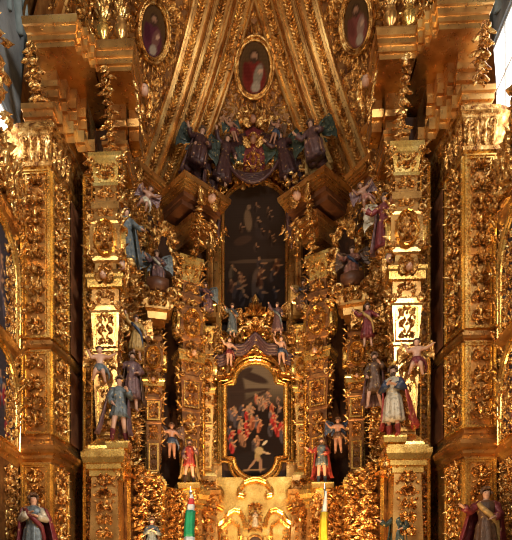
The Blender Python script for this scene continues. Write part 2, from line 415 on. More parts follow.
def wing_pair(size=.42, spread=1.0, up=.5):
    out = []
    for sx in (-1, 1):
        mb = MB()
        for row, (cnt, ln, zz) in enumerate(((7, 1.0, 0), (6, .66, .018), (5, .38, .034))):
            for k in range(cnt):
                t = k / (cnt - 1); a = math.radians(200 - 95 * t) if up > 0 else math.radians(175 - 60 * t)
                root = np.array([sx * (.04 + .34 * t * size * 2 * spread), .075 - zz, .74 + size * (.55 * t) * up * 2])
                d = np.array([sx * math.cos(a - PI) * .55, 0.10, -abs(math.sin(a)) * .9 - .25]); d /= np.linalg.norm(d)
                U = np.cross(d, [0, -1, 0]); U /= np.linalg.norm(U)
                mb.stamp(LEAF[2], root, U, d, np.array([0, -1., 0]), size * .30, size * ln * (.75 + .5 * t), .05)
        mb.tube([(sx * .03, .07, .74), (sx * (.03 + .17 * size * 2 * spread), .06, .78 + size * .30 * up * 2), (sx * (.04 + .35 * size * 2 * spread), .07, .75 + size * .56 * up * 2)], [.03, .026, .014], 7)
        out.append(mb)
    return out
def scaled(mb, s):
    mb.V = [v * s for v in mb.V]; return mb
def figure(name, label, cat, loc, H, pose='pray', face=0.0, child=False, robe_c=None, hem=.05, cloak_c=None, wings=None, hair='hair_brown',
           beard=False, crown=None, sash=None, halo=False, boots=None, group=None, tilt=0.0, ph=0.0, held=None, swing=0.0, long_hair=False, sleeve_c=None, rock=None, spread=1.0):
    t = Thing(name, label, cat, loc, face, group)
    if tilt: t.root.rotation_euler = (0, tilt, face)
    q = POSES[pose]
    me = BODY[(pose, child)].copy(); me.transform(Matrix.Scale(H, 4))
    o = bpy.data.objects.new('body', me); COL.objects.link(o); o.parent = t.root; body = o
    if name == 'flying_cherub': me.materials[0] = MATS['dark_flesh']
    hz = .94 if child else .935; hr = .080 if child else .060
    mb = MB()                                                     # hair: a wavy cap open at the face
    for i in range(46 if not long_hair else 80):
        a = rng.uniform(-.35, PI + .35); e = rng.uniform(-.3, 1.45)
        if long_hair and i > 46: e = -.6; a = rng.uniform(.1, PI - .1)
        c = np.array([hr * math.cos(a) * math.cos(e) * .95, hr * math.sin(a) * math.cos(e) * .95 - .006 - .012 * (e > .8), hz + .012 + hr * math.sin(e) * .95])
        if e == -.6: c[2] -= rng.uniform(0, .11); c[1] += .01
        mb.ball(c, rng.uniform(.014, .024), 6, 4)
    t.part('hair', scaled(mb, H), hair)
    mb = MB()
    for sx in (-1, 1): mb.ball((sx * .019, -.049 if not child else -.070, hz), (.0065, .004, .004), 6, 4)
    t.part('eyes', scaled(mb, H), 'hair_brown', body)
    if not child:
        mb = MB(); mb.ball((0, -.052, hz - .040), (.012, .006, .004), 7, 4); t.part('mouth', scaled(mb, H), 'cloth_pink', body)
    if beard:
        mb = MB()
        for i in range(22):
            a = rng.uniform(-PI * .95, -PI * .05); mb.ball((.036 * math.cos(a), -.020 + .034 * math.sin(a), hz - .048 - rng.uniform(0, .03)), rng.uniform(.009, .014), 5, 4)
        t.part('beard', scaled(mb, H), 'hair_brown')
    if robe_c:
        mb = seated_robe(ph) if pose == 'sit' else robe(hem, .02 if pose in ('stride', 'raise') else 0, 1.0, ph)
        t.part('robe' if hem < .2 else 'tunic', scaled(mb, H), robe_c, smooth=True)
        t.part('sleeves', scaled(sleeves(q, 1.0), H), sleeve_c or robe_c, smooth=True)
    if child and not robe_c:
        mb = MB(); mb.loft([folds_ring(z, 0, 0, rx, ry, 24, 7, am, ph) for z, rx, ry, am in ((.60, .10, .088, .02), (.55, .125, .10, .05), (.49, .135, .115, .08), (.43, .15, .12, .1))])
        mb.tube([(.1, -.06, .56), (.17, .02, .50), (.22, .05, .38), (.2, .08, .28)], [.03, .035, .03, .012], 7)
        t.part('loincloth', scaled(mb, H), sash or 'cloth_white', smooth=True)
    elif sash:
        mb = MB(); mb.tube([(-.10, -.045, .80), (-.05, -.10, .72), (.04, -.105, .64), (.105, -.06, .57), (.13, -.02, .44), (.15, -.03, .30)], [.030, .034, .036, .034, .03, .012], 8)
        t.part('sash', scaled(mb, H), sash, smooth=True)
    if cloak_c:
        c = t.part('cloak', scaled(cloak(.05 if hem < .2 else .12, spread, ph + 1, swing), H), cloak_c, smooth=True)
    if boots:
        for key in ('l', 'r'):
            mb = MB(); k_, a_ = (np.array(v) for v in q[key]); mb.tube([k_ * .55 + a_ * .45, a_, a_ + np.array([0, -.05, -.025]), a_ + np.array([0, -.11, -.03])], [.042, .032, .030, .018], 9); t.part('boot', scaled(mb, H), boots, smooth=True)
    if wings:
        for w_ in wing_pair(.42, 1.0, .5): t.part('wing', scaled(w_, H), wings)
    if crown:
        mb = MB(); n = 16; a = np.arange(n) / n * 2 * PI; zt = hz + .062
        r_ = hr * .82
        ring = lambda z, r, up: np.stack([r * np.cos(a), r * np.sin(a) - .006, z + up * (np.arange(n) % 2)], 1)
        mb.loft([ring(zt, r_, 0), ring(zt + .025, r_ * 1.08, 0), ring(zt + .035, r_ * 1.2, .035), ring(zt + .033, r_ * 1.12, .03), ring(zt + .02, r_ * .95, 0), ring(zt, r_ * .9, 0)])
        t.part('crown', scaled(mb, H), crown)
    if halo:
        mb = MB(); n = 20
        mb.tube([(.11 * math.cos(2 * PI * i / n), .04, hz + .02 + .11 * math.sin(2 * PI * i / n)) for i in range(n + 1)], .008, 5)
        t.part('halo', scaled(mb, H), 'gold_pale')
    if held:
        w_ = np.array(q['L'][1]); e_ = np.array(q['L'][0]); h_ = w_ + (w_ - e_) / np.linalg.norm(w_ - e_) * .045
        mb = MB()
        if held == 'staff': mb.tube([h_ + np.array([0, 0, -.5]), h_, h_ + np.array([.0, 0, .38])], .008, 6); mb.ball(h_ + np.array([0, 0, .4]), .022)
        elif held == 'palm':
            mb.tube([h_ + np.array([0, 0, -.05]), h_ + np.array([-.03, 0, .16]), h_ + np.array([-.08, 0, .3])], [.008, .008, .003], 5)
            for k in range(9):
                p_ = h_ + np.array([-.008 * k, 0, .03 * k])
                for sx in (-1, 1): mb.stamp(SMALL, p_, np.array([.8, 0, -sx * .6]), np.array([sx * .6, 0, .8]), np.array([0, -1., 0]), .04, .1, .02)
        else: mb.ball(h_, .035)
        t.part({'staff': 'staff', 'palm': 'palm_frond'}.get(held, 'orb'), scaled(mb, H), 'gold_carved')
    if rock:
        mb = MB()
        for i in range(9):
            a = rng.uniform(0, 2 * PI); mb.ball((.12 * math.cos(a), .05 + .08 * math.sin(a), rock + .02 - rng.uniform(0, .08)), (.10, .08, .06), 9, 6)
        t.part('cloud_base', scaled(mb, H), 'cloth_mauve' if name == 'angel_statue' else 'gold_carved', smooth=True)
    return t
def place(px, feet, D): x, z = XZ(px, feet, D); return (x, D, z)

# ================================================================== THE SETTING
mb = MB(); mb.box(-9, 9, -4, 26, -1.85, -1.65); struct('floor', mb, 'floor_stone')
def side_wall(sg, name, y0, y1, z0, z1):
    mb = MB(); xa, xb = (-7.4, -6.4) if sg < 0 else (6.4, 7.4)
    mb.box(xa, xb, 4, y0, -1.65, 21); mb.box(xa, xb, y1, 18.2, -1.65, 21)
    mb.box(xa, xb, y0, y1, -1.65, z0); mb.box(xa, xb, y0, y1, z1, 21)
    w = struct(name, mb, 'stone_grey')
    return w
wl = side_wall(-1, 'wall_left', 12.4, 15.35, 11.75, 13.25)
wr = side_wall(1, 'wall_right', 12.4, 16.75, 11.6, 15.5)
for sg, wall in ((-1, wl), (1, wr)):                               # slanting vault ribs in pale stone above the cornice
    mb = MB()
    for k in range(5):
        y = 14.2 + .62 * k; pts = [(sg * (6.38 - .02 * j), y - .16 * j, 15.9 + .55 * j) for j in range(9)]
        mb.tube(pts, .13 if k % 2 == 0 else .08, 10)
    struct('stone_rib', mb, 'stone_pale', True, wall)
for n, (sg, y0, y1, z0, z1) in enumerate(((-1, 12.4, 15.35, 11.75, 13.25), (1, 12.4, 16.75, 11.6, 15.5))):
    xo = sg * 6.52; mb = MB(); t = .07
    for (a, b_, c, d) in ((y0, y1, z0, z0 + t), (y0, y1, z1 - t, z1), (y0, y0 + t, z0, z1), (y1 - t, y1, z0, z1)): mb.box(xo - .05, xo + .05, a, b_, c, d)
    for k in (1, 2): yy = y0 + (y1 - y0) * k / 3; mb.box(xo - .035, xo + .035, yy - .03, yy + .03, z0, z1)
    for k in ((1, 2) if sg > 0 else (1,)): zz = z0 + (z1 - z0) * k / (3 if sg > 0 else 2); mb.box(xo - .03, xo + .03, y0, y1, zz - .03, zz + .03)
    w = struct('window_%d' % (n + 1), mb, 'window_paint')
    mb = MB(); mb.box(xo + sg * .06 - .01, xo + sg * .06 + .01, y0, y1, z0, z1); struct('glass_pane', mb, 'daylight_glass', False, w)

# backing of the retablo: a faceted concave wall
WL = [(-6.45, 17.7), (-5.0, 17.0), (-4.6, 16.35), (-3.98, 16.3), (-4.05, 18.0), (-3.85, 19.5), (-3.0, 20.7), (-2.5, 21.2), (-1.9, 21.6), (-1.45, 22.15)]
plan = WL + [(-x, y) for x, y in WL[::-1]] + [(6.45, 23.4), (-6.45, 23.4)]
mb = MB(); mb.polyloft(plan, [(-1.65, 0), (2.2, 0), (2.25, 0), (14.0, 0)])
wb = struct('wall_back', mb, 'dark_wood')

# the vault: a gilded half-dome
A_, B_, C_, YC, ZC = 6.4, 7.2, 9.0, 15.6, 13.6
def S(t, sa):
    ca = math.sqrt(max(0, 1 - sa * sa)); return np.array([A_ * math.cos(t) * sa, YC + B_ * math.cos(t) * ca, ZC + C_ * math.sin(t)])
def Sframe(t, sa):
    p = S(t, sa); e = 1e-3
    V = S(t + e, sa) - p; V /= np.linalg.norm(V); az = math.asin(max(-1, min(1, sa)))
    p2 = S(t, math.sin(min(PI / 2, az + e))); U = p2 - p if az < PI / 2 - e else p - S(t, math.sin(az - e)); U /= np.linalg.norm(U) + 1e-12
    N = np.cross(U, V); N /= np.linalg.norm(N)
    if np.dot(N, p - np.array([0, YC, ZC])) > 0: N = -N
    return p, U, V, N
mb = MB(); rows = []
for i in range(28):
    t = math.radians(-2 + 90 * i / 27); rows.append([S(t, math.sin(math.radians(-90 + 180 * j / 48))) for j in range(49)])
mb.loft(rows, False, False)
rows = [[p + (p - np.array([0, YC, ZC])) * .05 for p in r] for r in rows]
mb.loft(rows, False, False)
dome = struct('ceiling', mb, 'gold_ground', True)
# carved relief on the webs between the ribs
mb = MB(); r = random.Random(3)
def web(sa0, sa1, t0, t1, n, size):
    for i in range(n):
        t = math.radians(t0 + (t1 - t0) * r.random()); u = r.random(); a = r.random() * 6.28
        for sx in (-1, 1):
            O, U, V, N = Sframe(t, sx * (sa0(t) + (sa1(t) - sa0(t)) * u) * .999)
            f = lambda u_, v_: (O, U, V, N)
            k = r.random() if sx < 0 else k
            if k < .2: put(mb, f, SCROLL, 0, 0, a * sx, size * .8, None, size * .7, flip=sx)
            elif k < .28: put(mb, f, ROSE, 0, 0, a, size * .8, None, size * .6)
            else: put(mb, f, LEAF[int(a * 3) % 3], 0, 0, a * sx, size * r.uniform(.6, 1.1), None, size * .8)
def rib_sa(t): return .50 - .0067 * (math.degrees(t) - 24)
web(lambda t: 0, lambda t: rib_sa(t), 2, 58, 2600, .17)
web(lambda t: rib_sa(t), lambda t: 1.0, 0, 60, 4200, .20)
struct('carved_relief', mb, 'gold_vault', False, dome)
def rib(n, sf, w, t0, t1, sg, strips):
    sect = []                                                    # broad rib: ridges and channels
    for (u, h) in strips: sect.append((u * w / 2, h))
    rows = []; 
    for i in range(41):
        t = math.radians(t0 + (t1 - t0) * i / 40); O, U, V, N = Sframe(t, sf(t) * sg)
        rows.append([O + U * u * sg + N * h for u, h in sect])
    mb = MB(); mb.loft(rows, False, False); o = struct('trim_%d' % n, mb, 'gold_smooth', False)
    mb = MB(); rr = random.Random(n)
    for (uc, uw, hh) in ((-.62, .17, .12), (.0, .17, .18), (.62, .17, .12)):
        k = int((t1 - t0) * 1.3)
        for i in range(k):
            t = math.radians(t0 + (t1 - t0) * (i + .5) / k); O, U, V, N = Sframe(t, sf(t) * sg)
            O = O + U * uc * w / 2 * sg + N * hh; f = lambda a, b: (O, U, V, N)
            q = uw * w / 2
            for sx in (-1, 1): put(mb, f, LEAF[i % 3], 0, 0, sx * .9, q * 1.1, None, .16); put(mb, f, SMALL, 0, 0, sx * 2.1, q * .9, None, .14)
            if i % 3 == 0: put(mb, f, BALL, 0, 0, 0, q * .6, None, .12)
    struct('carved_strip', mb, 'gold_vault', False, o)
STR = [(-1.0, -.02), (-1.0, .22), (-.94, .28), (-.88, .28), (-.84, .12), (-.40, .12), (-.39, .32), (-.34, .38), (-.30, .32), (-.29, .24), (-.26, .24), (-.25, .30), (-.21, .30), (-.20, .16), (.20, .16), (.21, .30), (.25, .30), (.26, .24), (.29, .24), (.30, .32), (.34, .38), (.39, .32), (.40, .12), (.84, .12), (.88, .28), (.94, .28), (1.0, .22), (1.0, -.02)]
n = 0
for sg in (-1, 1):
    n += 1; rib(n, rib_sa, 2.1, 2, 62, sg, STR)
    n += 1; rib(n, lambda t: .975, 1.2, 0, 60, sg, STR)

# ================================================================== PAINTINGS
def ellipse_pts(a, b_, n=40, c=(0, 0)): return [(c[0] + a * math.cos(2 * PI * i / n), c[1] + b_ * math.sin(2 * PI * i / n)) for i in range(n)]
def arch_pts(hw, h, n=16, rise=None):
    rise = hw if rise is None else rise
    return [(-hw, 0), (hw, 0)] + [(hw * math.cos(PI * i / n), h - rise + rise * math.sin(PI * i / n)) for i in range(n + 1)]
def inside(P, u, v):
    c = False; n = len(P); j = n - 1
    for i in range(n):
        if (P[i][1] > v) != (P[j][1] > v) and u < (P[j][0] - P[i][0]) * (v - P[i][1]) / (P[j][1] - P[i][1]) + P[i][0]: c = not c
        j = i
    return c
def canvas(t, out, fn, O, U, V, N, step, grow=.02, parent=None):
    O, U, V, N = (np.array(a, float) for a in (O, U, V, N))
    us = [p[0] for p in out]; vs = [p[1] for p in out]
    g = [(p[0] * (1 + grow), p[1]) for p in out]
    nu = int((max(us) - min(us) + .1) / step) + 1; nv = int((max(vs) - min(vs) + .1) / step) + 1
    idx = {}; verts = []; cols = []; faces = []
    def vid(i, j):
        if (i, j) not in idx:
            u = min(us) - .05 + i * step; v = min(vs) - .05 + j * step
            idx[(i, j)] = len(verts); verts.append(O + U * u + V * v + N * .012); cols.append(fn(u, v))
        return idx[(i, j)]
    for i in range(nu):
        for j in range(nv):
            if inside(g, min(us) - .05 + (i + .5) * step, min(vs) - .05 + (j + .5) * step):
                faces.append((vid(i, j), vid(i + 1, j), vid(i + 1, j + 1), vid(i, j + 1)))
    mb = MB(); mb.add(verts, [np.array(faces)])
    # stretcher behind the cloth gives the picture its thickness
    P = np.array(out); mb.loft([O + P[:, :1] * U + P[:, 1:] * V + N * h for h in (-.04, .008)])
    o = t.part('canvas', mb, 'oil_paint', parent)
    ca = o.data.color_attributes.new('Col', 'FLOAT_COLOR', 'POINT')
    arr = np.zeros((len(o.data.vertices), 4), np.float32); arr[:, 3] = 1; arr[:, :3] = .05
    arr[:len(cols), :3] = np.array(cols); ca.data.foreach_set('color', arr.ravel())
    return o
def blobs(base, items):
    """items: (u, v, ru, rv, colour, angle); soft-edged patches laid over one another"""
    def fn(u, v):
        c = np.array(base(u, v) if callable(base) else base, float)
        for (a, b_, ra, rb, col, an) in items:
            du, dv = u - a, v - b_; ca, sa = math.cos(an), math.sin(an); x = (du * ca + dv * sa) / ra; y = (-du * sa + dv * ca) / rb
            d = x * x + y * y
            if d < 1.5: k = min(1, max(0, (1.25 - d) * 2)); c = c * (1 - k) + np.array(col) * k
        g = .88 + .24 * abs(math.sin(u * 37.1 + math.sin(v * 23) * 2) * math.sin(v * 31.7)); return tuple(c * g)
    return fn
def crowd(r, n, u0, u1, v0, v1, sz, pal):
    it = []
    for i in range(n):
        u = r.uniform(u0, u1); v = v1 + (v0 - v1) * (i / max(1, n - 1)); c = r.choice(pal); s = sz * r.uniform(.8, 1.25)
        it.append((u, v, s * .40, s, c, r.uniform(-.4, .4)))
        it.append((u + r.uniform(-.3, .3) * s, v - s * .2, s * .2, s * .7, tuple(x * .45 for x in c), r.uniform(-.6, .6)))
        it.append((u + r.uniform(-.2, .2) * s, v + s * .95, s * .17, s * .2, (.36, .19, .10), 0))
        it.append((u + s * .45, v + s * .35, s * .42, s * .13, (.38, .2, .11), r.uniform(-.8, .8)))
    return it
FR = [(-.03, 0), (-.03, .05), (0, .10), (.035, .12), (.06, .06), (.10, .06), (.12, .14), (.17, .18), (.22, .14), (.24, .04), (.24, -.05)]
def fscale(sec, a, b_=None): b_ = a if b_ is None else b_; return [(o * a, h * b_) for o, h in sec]
AX = (np.array([1., 0, 0]), np.array([0, 0, 1.]), np.array([0, -1., 0]))

# upper painting (arched, dark)
x, z0 = XZ(254.5, 319, 21.9); t = Thing('arched_painting', 'tall dark arched oil painting high on the central axis of the altarpiece', 'painting', (x, 21.95, z0))
hw, hh = 1.15, 5.12; out = arch_pts(hw, hh, 20, .95); rr = random.Random(5)
up = [(a, b_, c, d, tuple(x * .5 for x in e_), f) for a, b_, c, d, e_, f in [(-.25, 3.75, .14, .42, (.24, .15, .09), .1), (-.22, 4.25, .08, .09, (.30, .18, .11), 0), (-.45, 3.0, .35, .16, (.09, .05, .035), .3), (.3, 3.3, .3, .3, (.06, .04, .035), 0),
      (0, 2.2, 1.0, .07, (.11, .07, .05), .02), (.1, 1.2, .22, .7, (.14, .09, .07), 0)] + crowd(rr, 16, -.9, .9, .6, 2.0, .26, [(.12, .05, .03), (.14, .10, .07), (.07, .05, .05), (.17, .08, .05)]) + crowd(rr, 9, -.8, .8, 2.7, 4.2, .18, [(.11, .06, .04), (.08, .05, .04)])]
canvas(t, out, blobs(lambda u, v: (.016 + .003 * v, .010 + .002 * v, .008 + .0015 * v), up), (0, 0, 0), *AX, .045)
mb = MB(); mb.frame(out, fscale(FR, .55, .8), np.zeros(3), *AX); t.part('frame', mb, 'gold_smooth')
# lower painting (shaped)
x, z0 = XZ(255, 477, 21.7); t = Thing('shaped_painting', 'oil painting of a crowd of robed figures, its frame lobed at top and bottom', 'painting', (x, 21.75, z0))
hw = 1.07; kk = 21.7 / F
def shaped():
    P = []; n = 12; r1 = .74
    for i in range(n + 1): a = PI + PI * i / n; P.append((r1 * math.cos(a), .72 + .72 * math.sin(a)))
    P += [(.80, .76), (hw, .78), (hw, 3.42), (.80, 3.46)]
    for i in range(n + 1): a = PI * i / n; P.append((.72 * math.cos(a), 3.55 + .68 * math.sin(a)))
    P += [(-.80, 3.46), (-hw, 3.42), (-hw, .78), (-.80, .76)]; return P
out = shaped(); rr = random.Random(11)
def bg(u, v):
    k = min(1, max(0, (v - 2.6) / .8)); d = np.array((.014, .009, .008)); s_ = np.array((.13, .10, .07)); return tuple(d * (1 - k) + s_ * k)
low = [(-.75, 3.0, .38, 1.1, (.035, .022, .018), 0), (-.1, 3.75, .62, .16, (.035, .022, .018), -.35), (-.25, 3.25, .8, .07, (.04, .025, .02), .06), (.0, 3.02, .55, .06, (.04, .025, .02), .45), (-.45, 3.9, .4, .12, (.04, .026, .02), .5)]
low += crowd(rr, 16, .0, 1.0, 2.5, 3.0, .15, [(.33, .08, .04), (.26, .17, .12), (.16, .10, .08)])
low += crowd(rr, 26, -.95, 1.0, 1.5, 2.5, .22, [(.34, .035, .03), (.30, .10, .05), (.10, .08, .09), (.22, .15, .10), (.06, .05, .06)])
low += crowd(rr, 7, -.95, 1.0, 1.1, 1.4, .24, [(.32, .03, .03), (.08, .06, .06), (.2, .1, .06)])
low += [(0, .55, .95, .42, (.016, .012, .012), 0), (.15, .98, .16, .15, (.34, .26, .13), -.4), (.08, .74, .10, .16, (.26, .19, .09), .3), (.36, 1.28, .05, .12, (.5, .42, .3), -.8), (.42, .9, .16, .035, (.42, .3, .2), -.3),
        (-.1, .5, .3, .045, (.25, .15, .1), .9), (.2, .45, .06, .28, (.22, .13, .09), 0), (-.05, .27, .5, .03, (.25, .16, .09), .05)]
low = [(a, b_, c, d, tuple(x * 1.0 for x in e_), f) for a, b_, c, d, e_, f in low]
canvas(t, out, blobs(bg, low), (0, 0, 0), *AX, .04)
mb = MB(); mb.frame(out, fscale(FR, .85), np.zeros(3), *AX)
mb.frame([(u * 1.27, (v - 2.1) * 1.12 + 2.1) for u, v in out], [(-.03, 0), (-.02, .07), (.03, .1), (.07, .07), (.09, 0)], np.zeros(3), *AX)
t.part('frame', mb, 'gold_pale')

# vault medallions
def medallion(sa, tdeg, a, b_, label, robe1, robe2, seed, roll=0.0):
    O, U, V, N = Sframe(math.radians(tdeg), sa); O = O + N * .12
    c, s_ = math.cos(roll), math.sin(roll); U, V = U * c + V * s_, -U * s_ + V * c
    t = Thing('oval_medallion', label, 'painting', tuple(O))
    out = ellipse_pts(a, b_, 44); z = np.zeros(3)
    robe1 = tuple(x * .6 for x in robe1); robe2 = tuple(x * .6 for x in robe2)
    it = [(0, -b_ * .35, a * .75, b_ * .66, robe1, 0), (-a * .45, -b_ * .1, a * .25, b_ * .38, tuple(x * .7 for x in robe1), .3), (a * .25, -b_ * .25, a * .28, b_ * .42, robe2, -.35), (a * .38, -b_ * .12, a * .17, b_ * .09, (.5, .3, .2), .3),
          (0, b_ * .46, a * .32, b_ * .24, (.05, .025, .014), 0), (0, b_ * .44, a * .20, b_ * .16, (.32, .17, .10), 0), (0, b_ * .29, a * .2, b_ * .09, (.06, .03, .018), 0), (a * .1, -b_ * .7, a * .3, b_ * .2, (.32, .26, .2), .4)]
    canvas(t, out, blobs((.085, .045, .018), it), z, U, V, N, .05)
    mb = MB(); mb.frame(out, fscale(FR, .75, .9), z, U, V, N); t.part('frame', mb, 'gold_carved', smooth=True)
    mb = MB()
    for i in range(30):
        a_ = 2 * PI * i / 30; P = np.array([math.cos(a_) * (a + .2), math.sin(a_) * (b_ + .2)]); d = math.atan2(P[1] * a / b_, P[0]) - PI / 2
        O2 = P[0] * U + P[1] * V; put(mb, lambda u, v: (O2, U, V, N), LEAF[i % 2], 0, 0, d, .18, .26, .2)
    t.part('leaf_border', mb, 'gold_vault')
medallion(0.0, 43.5, .56, .70, 'oval painting of a bearded man in a red robe at the centre of the vault', (.26, .035, .025), (.38, .30, .22), 1)
medallion(-.73, 42.5, .50, .62, 'oval painting of a person in dark purple on the left of the vault', (.16, .04, .06), (.28, .12, .10), 2, .25)
medallion(.73, 42.5, .50, .62, 'oval painting of a person in pink on the right of the vault', (.30, .09, .07), (.42, .26, .20), 3, -.25)

# ================================================================== GIANT CORNER PILASTERS, one each side
SIDE = (('left', False), ('right', True))
for sd, mir in SIDE:
    t = Thing('corner_pilaster', 'giant fluted gold pilaster with carved foliage panels at the far %s of the altarpiece' % sd, 'pilaster', (-5.5, 14.6, -1.65), 0, None, mir)
    o = lambda x, y: (x + 5.5, y - 14.6)
    pl = [o(-6.35, 14.75), o(-5.97, 14.6), o(-5.2, 14.6), o(-5.03, 15.45), o(-4.93, 16.9), o(-6.35, 16.9)]
    Z = 1.65
    mb = MB()
    mb.polyloft(pl, [(0, .1), (2.6, .1), (2.65, .05), (Z + 4.05, .0)]); t.part('pedestal', mb, 'gold_smooth')
    mb = MB()
    mb.polyloft(pl, [(Z + 4.05, 0), (Z + 4.12, .08), (Z + 4.2, .08), (Z + 4.25, .16), (Z + 4.33, .2), (Z + 4.42, .2), (Z + 4.46, .12), (Z + 4.56, .08), (Z + 4.62, .03), (Z + 4.7, .0)]); t.part('base_moulding', mb, 'gold_smooth')
    mb = MB(); mb.polyloft(pl, [(Z + 4.7, 0), (Z + 6.95, 0)]); mb.polyloft(pl, [(Z + 7.1, 0), (Z + 11.6, 0)]); t.part('shaft', mb, 'gold_smooth')
    mb = MB(); mb.polyloft(pl, [(Z + 6.93, 0), (Z + 6.96, .05), (Z + 7.02, .09), (Z + 7.10, .09), (Z + 7.13, .02), (Z + 7.14, 0)]); t.part('string_course', mb, 'gold_smooth')
    # carved infill on the two faces, and mouldings; the inner reveal is plain red wood
    fr, ca = MB(), MB()
    e = np.array([.17, .85, 0]); L = np.linalg.norm(e); e = e / L; nn = np.array([e[1], -e[0], 0])
    for (z0, z1) in ((Z + 2.0 - Z - 1.2, Z + 4.0), (Z + 4.75, Z + 6.88), (Z + 7.2, Z + 11.5)):
        bars(fr, .77, z1 - z0, (-.085, 0, z0), t=.09, d=.07); bars(fr, .55, z1 - z0 - .1, (-.085, 0, z0 + .05), t=.035, d=.04)
        carve(ca, plane((-.085, -.01, z0 + .1)), .50, z1 - z0 - .2, .40, int(z0 * 10), 1.25, .75)
        O2 = np.array([.30, 0, z0]) + e * L * .5 + nn * .005
        bars(fr, L * .98, z1 - z0, O2, e, (0, 0, 1), nn, t=.10, d=.06)
        carve(ca, plane(O2 + np.array([0, 0, .1]), e, (0, 0, 1), nn), L * .70, z1 - z0 - .2, .40, int(z0 * 10) + 3, 1.1, .75)
    t.part('panel_moulding', fr, 'gold_pale'); t.part('carved_foliage', ca, 'gold_carved')
    mb = MB(); e2 = np.array([.10, 1.45, 0]); e2 /= np.linalg.norm(e2); n2 = np.array([e2[1], -e2[0], 0])
    for (z0, z1) in ((Z + 4.8, Z + 6.8), (Z + 7.25, Z + 11.4)):
        O2 = np.array([.49, .88, z0]) + e2 * .68 + n2 * .01
        P = [(-.6, 0), (.6, 0), (.6, z1 - z0), (-.6, z1 - z0)]; P = np.array(P)
        mb.loft([O2 + P[:, :1] * e2 + P[:, 1:] * np.array([0, 0, 1.]) + n2 * h for h in (0, .02)])
    t.part('side_panel', mb, 'red_wood', label='plain dark red side panel')
    mb = MB(); mb.polyloft(pl, [(Z + 11.55, 0), (Z + 11.6, .06), (Z + 11.7, .06), (Z + 11.72, -.01), (Z + 12.3, .04), (Z + 12.38, .10), (Z + 12.45, .10), (Z + 12.5, .16), (Z + 12.62, .16)]);
    for f, w in ((plane((-.085, -.01, Z + 11.75)), .77), (plane(np.array([.30, 0, Z + 11.75]) + e * L * .5, e, (0, 0, 1), nn), L)):
        for k in range(4):
            for row in range(2): put(mb, f, LEAF[row], (k - 1.5) * w * .26, row * .22, 0, .26, .36, .34)
        for sx in (-1, 1): put(mb, f, SCROLL, sx * w * .36, .5, PI, .38, None, .34, flip=sx)
        put(mb, f, ROSE, 0, .56, 0, .2, None, .2)
    t.part('capital', mb, 'gold_carved')

    # entablature over the corner pilaster
    t = Thing('corner_entablature', 'massive stepped gold cornice jutting over the far %s pilaster' % sd, 'cornice', (-4.95, 14.6, 10.97 + 1.65), 0, None, mir)
    # local z 0 = world 12.62
    mb = MB(); q = lambda x: x + 4.95
    mb.cornice(q(-5.85), q(-5.15), 2.6, [(0, -.05, 0), (.16, -.05, 0), (.18, -.11, .04), (.34, -.11, .04), (.36, -.16, .07), (.5, -.16, .07)])
    for k in range(4):
        x0 = -5.15 + .20 * k
        mb.cornice(q(x0), q(x0 + .2), 2.6, [(0, .22 + .30 * k, 0), (.18, .22 + .3 * k, 0), (.2, .14 + .3 * k, .0), (.5, .12 + .3 * k, .0)])
    t.part('architrave', mb, 'gold_smooth')
    mb = MB(); mb.cornice(q(-5.52), q(-5.08), 2.6, [(.5, .2, 0), (.85, .2, 0), (.87, .12, .03), (1.05, .1, .03), (1.07, .02, .05), (1.2, .0, .05), (1.22, .08, 0), (1.52, .08, 0)])
    for k in range(3):
        x0 = -5.08 + .18 * k
        mb.cornice(q(x0), q(x0 + .18), 2.6, [(.4, .45 + .28 * k, 0), (.7, .45 + .28 * k, 0), (.72, .37 + .28 * k, 0), (.95, .35 + .28 * k, 0), (.97, .28 + .28 * k, 0), (1.2, .26 + .28 * k, 0), (1.22, .33 + .28 * k, 0), (1.52, .33 + .28 * k, 0)])
    t.part('frieze', mb, 'gold_smooth')
    mb = MB(); mb.cornice(q(-5.56), q(-4.42), 2.9, [(1.52, -.52, .0), (1.66, -.52, 0), (1.67, -.56, .03), (1.80, -.56, .03), (1.82, -.60, .05), (1.88, -.66, .08), (1.92, -.66, .08), (1.94, -.70, .10), (2.10, -.72, .12), (2.14, -.70, .1)])
    for k, (xx, yy) in enumerate(((-4.42, -.38), (-4.3, -.2), (-4.18, -.02))):
        mb.cornice(q(xx), q(xx + .12), 2.9, [(1.5, yy + .06, .0), (1.52, yy, 0), (1.66, yy, 0), (1.67, yy - .05, 0), (1.80, yy - .05, .0), (1.88, yy - .12, .03), (1.92, yy - .12, .03), (1.94, yy - .16, .04), (2.12, yy - .18, .04)])
    t.part('cornice_moulding', mb, 'gold_smooth')
    mb = MB()                                                       # carved console under the outer edge
    for i in range(22):
        u = i / 21; y = -.50 + .95 * u ** 1.2; z = 1.48 - 1.35 * u
        for sx in (-1, 1): mb.stamp(LEAF[i % 3], np.array([q(-5.62) + .14 + rng.uniform(-.1, .12), y + rng.uniform(-.08, .04), z]), np.array([1., 0, 0]), np.array([sx * .55, -.1, -.83]), np.array([sx * -.1, -1., .1]), .30, .34, .34)
        if i % 3 == 0: mb.stamp(SCROLL, np.array([q(-5.62) + .12, y - .05, z]), np.array([1., 0, 0]), np.array([0, 0, 1.]), np.array([0, -1., 0]), .34)
    t.part('carved_console', mb, 'gold_carved')

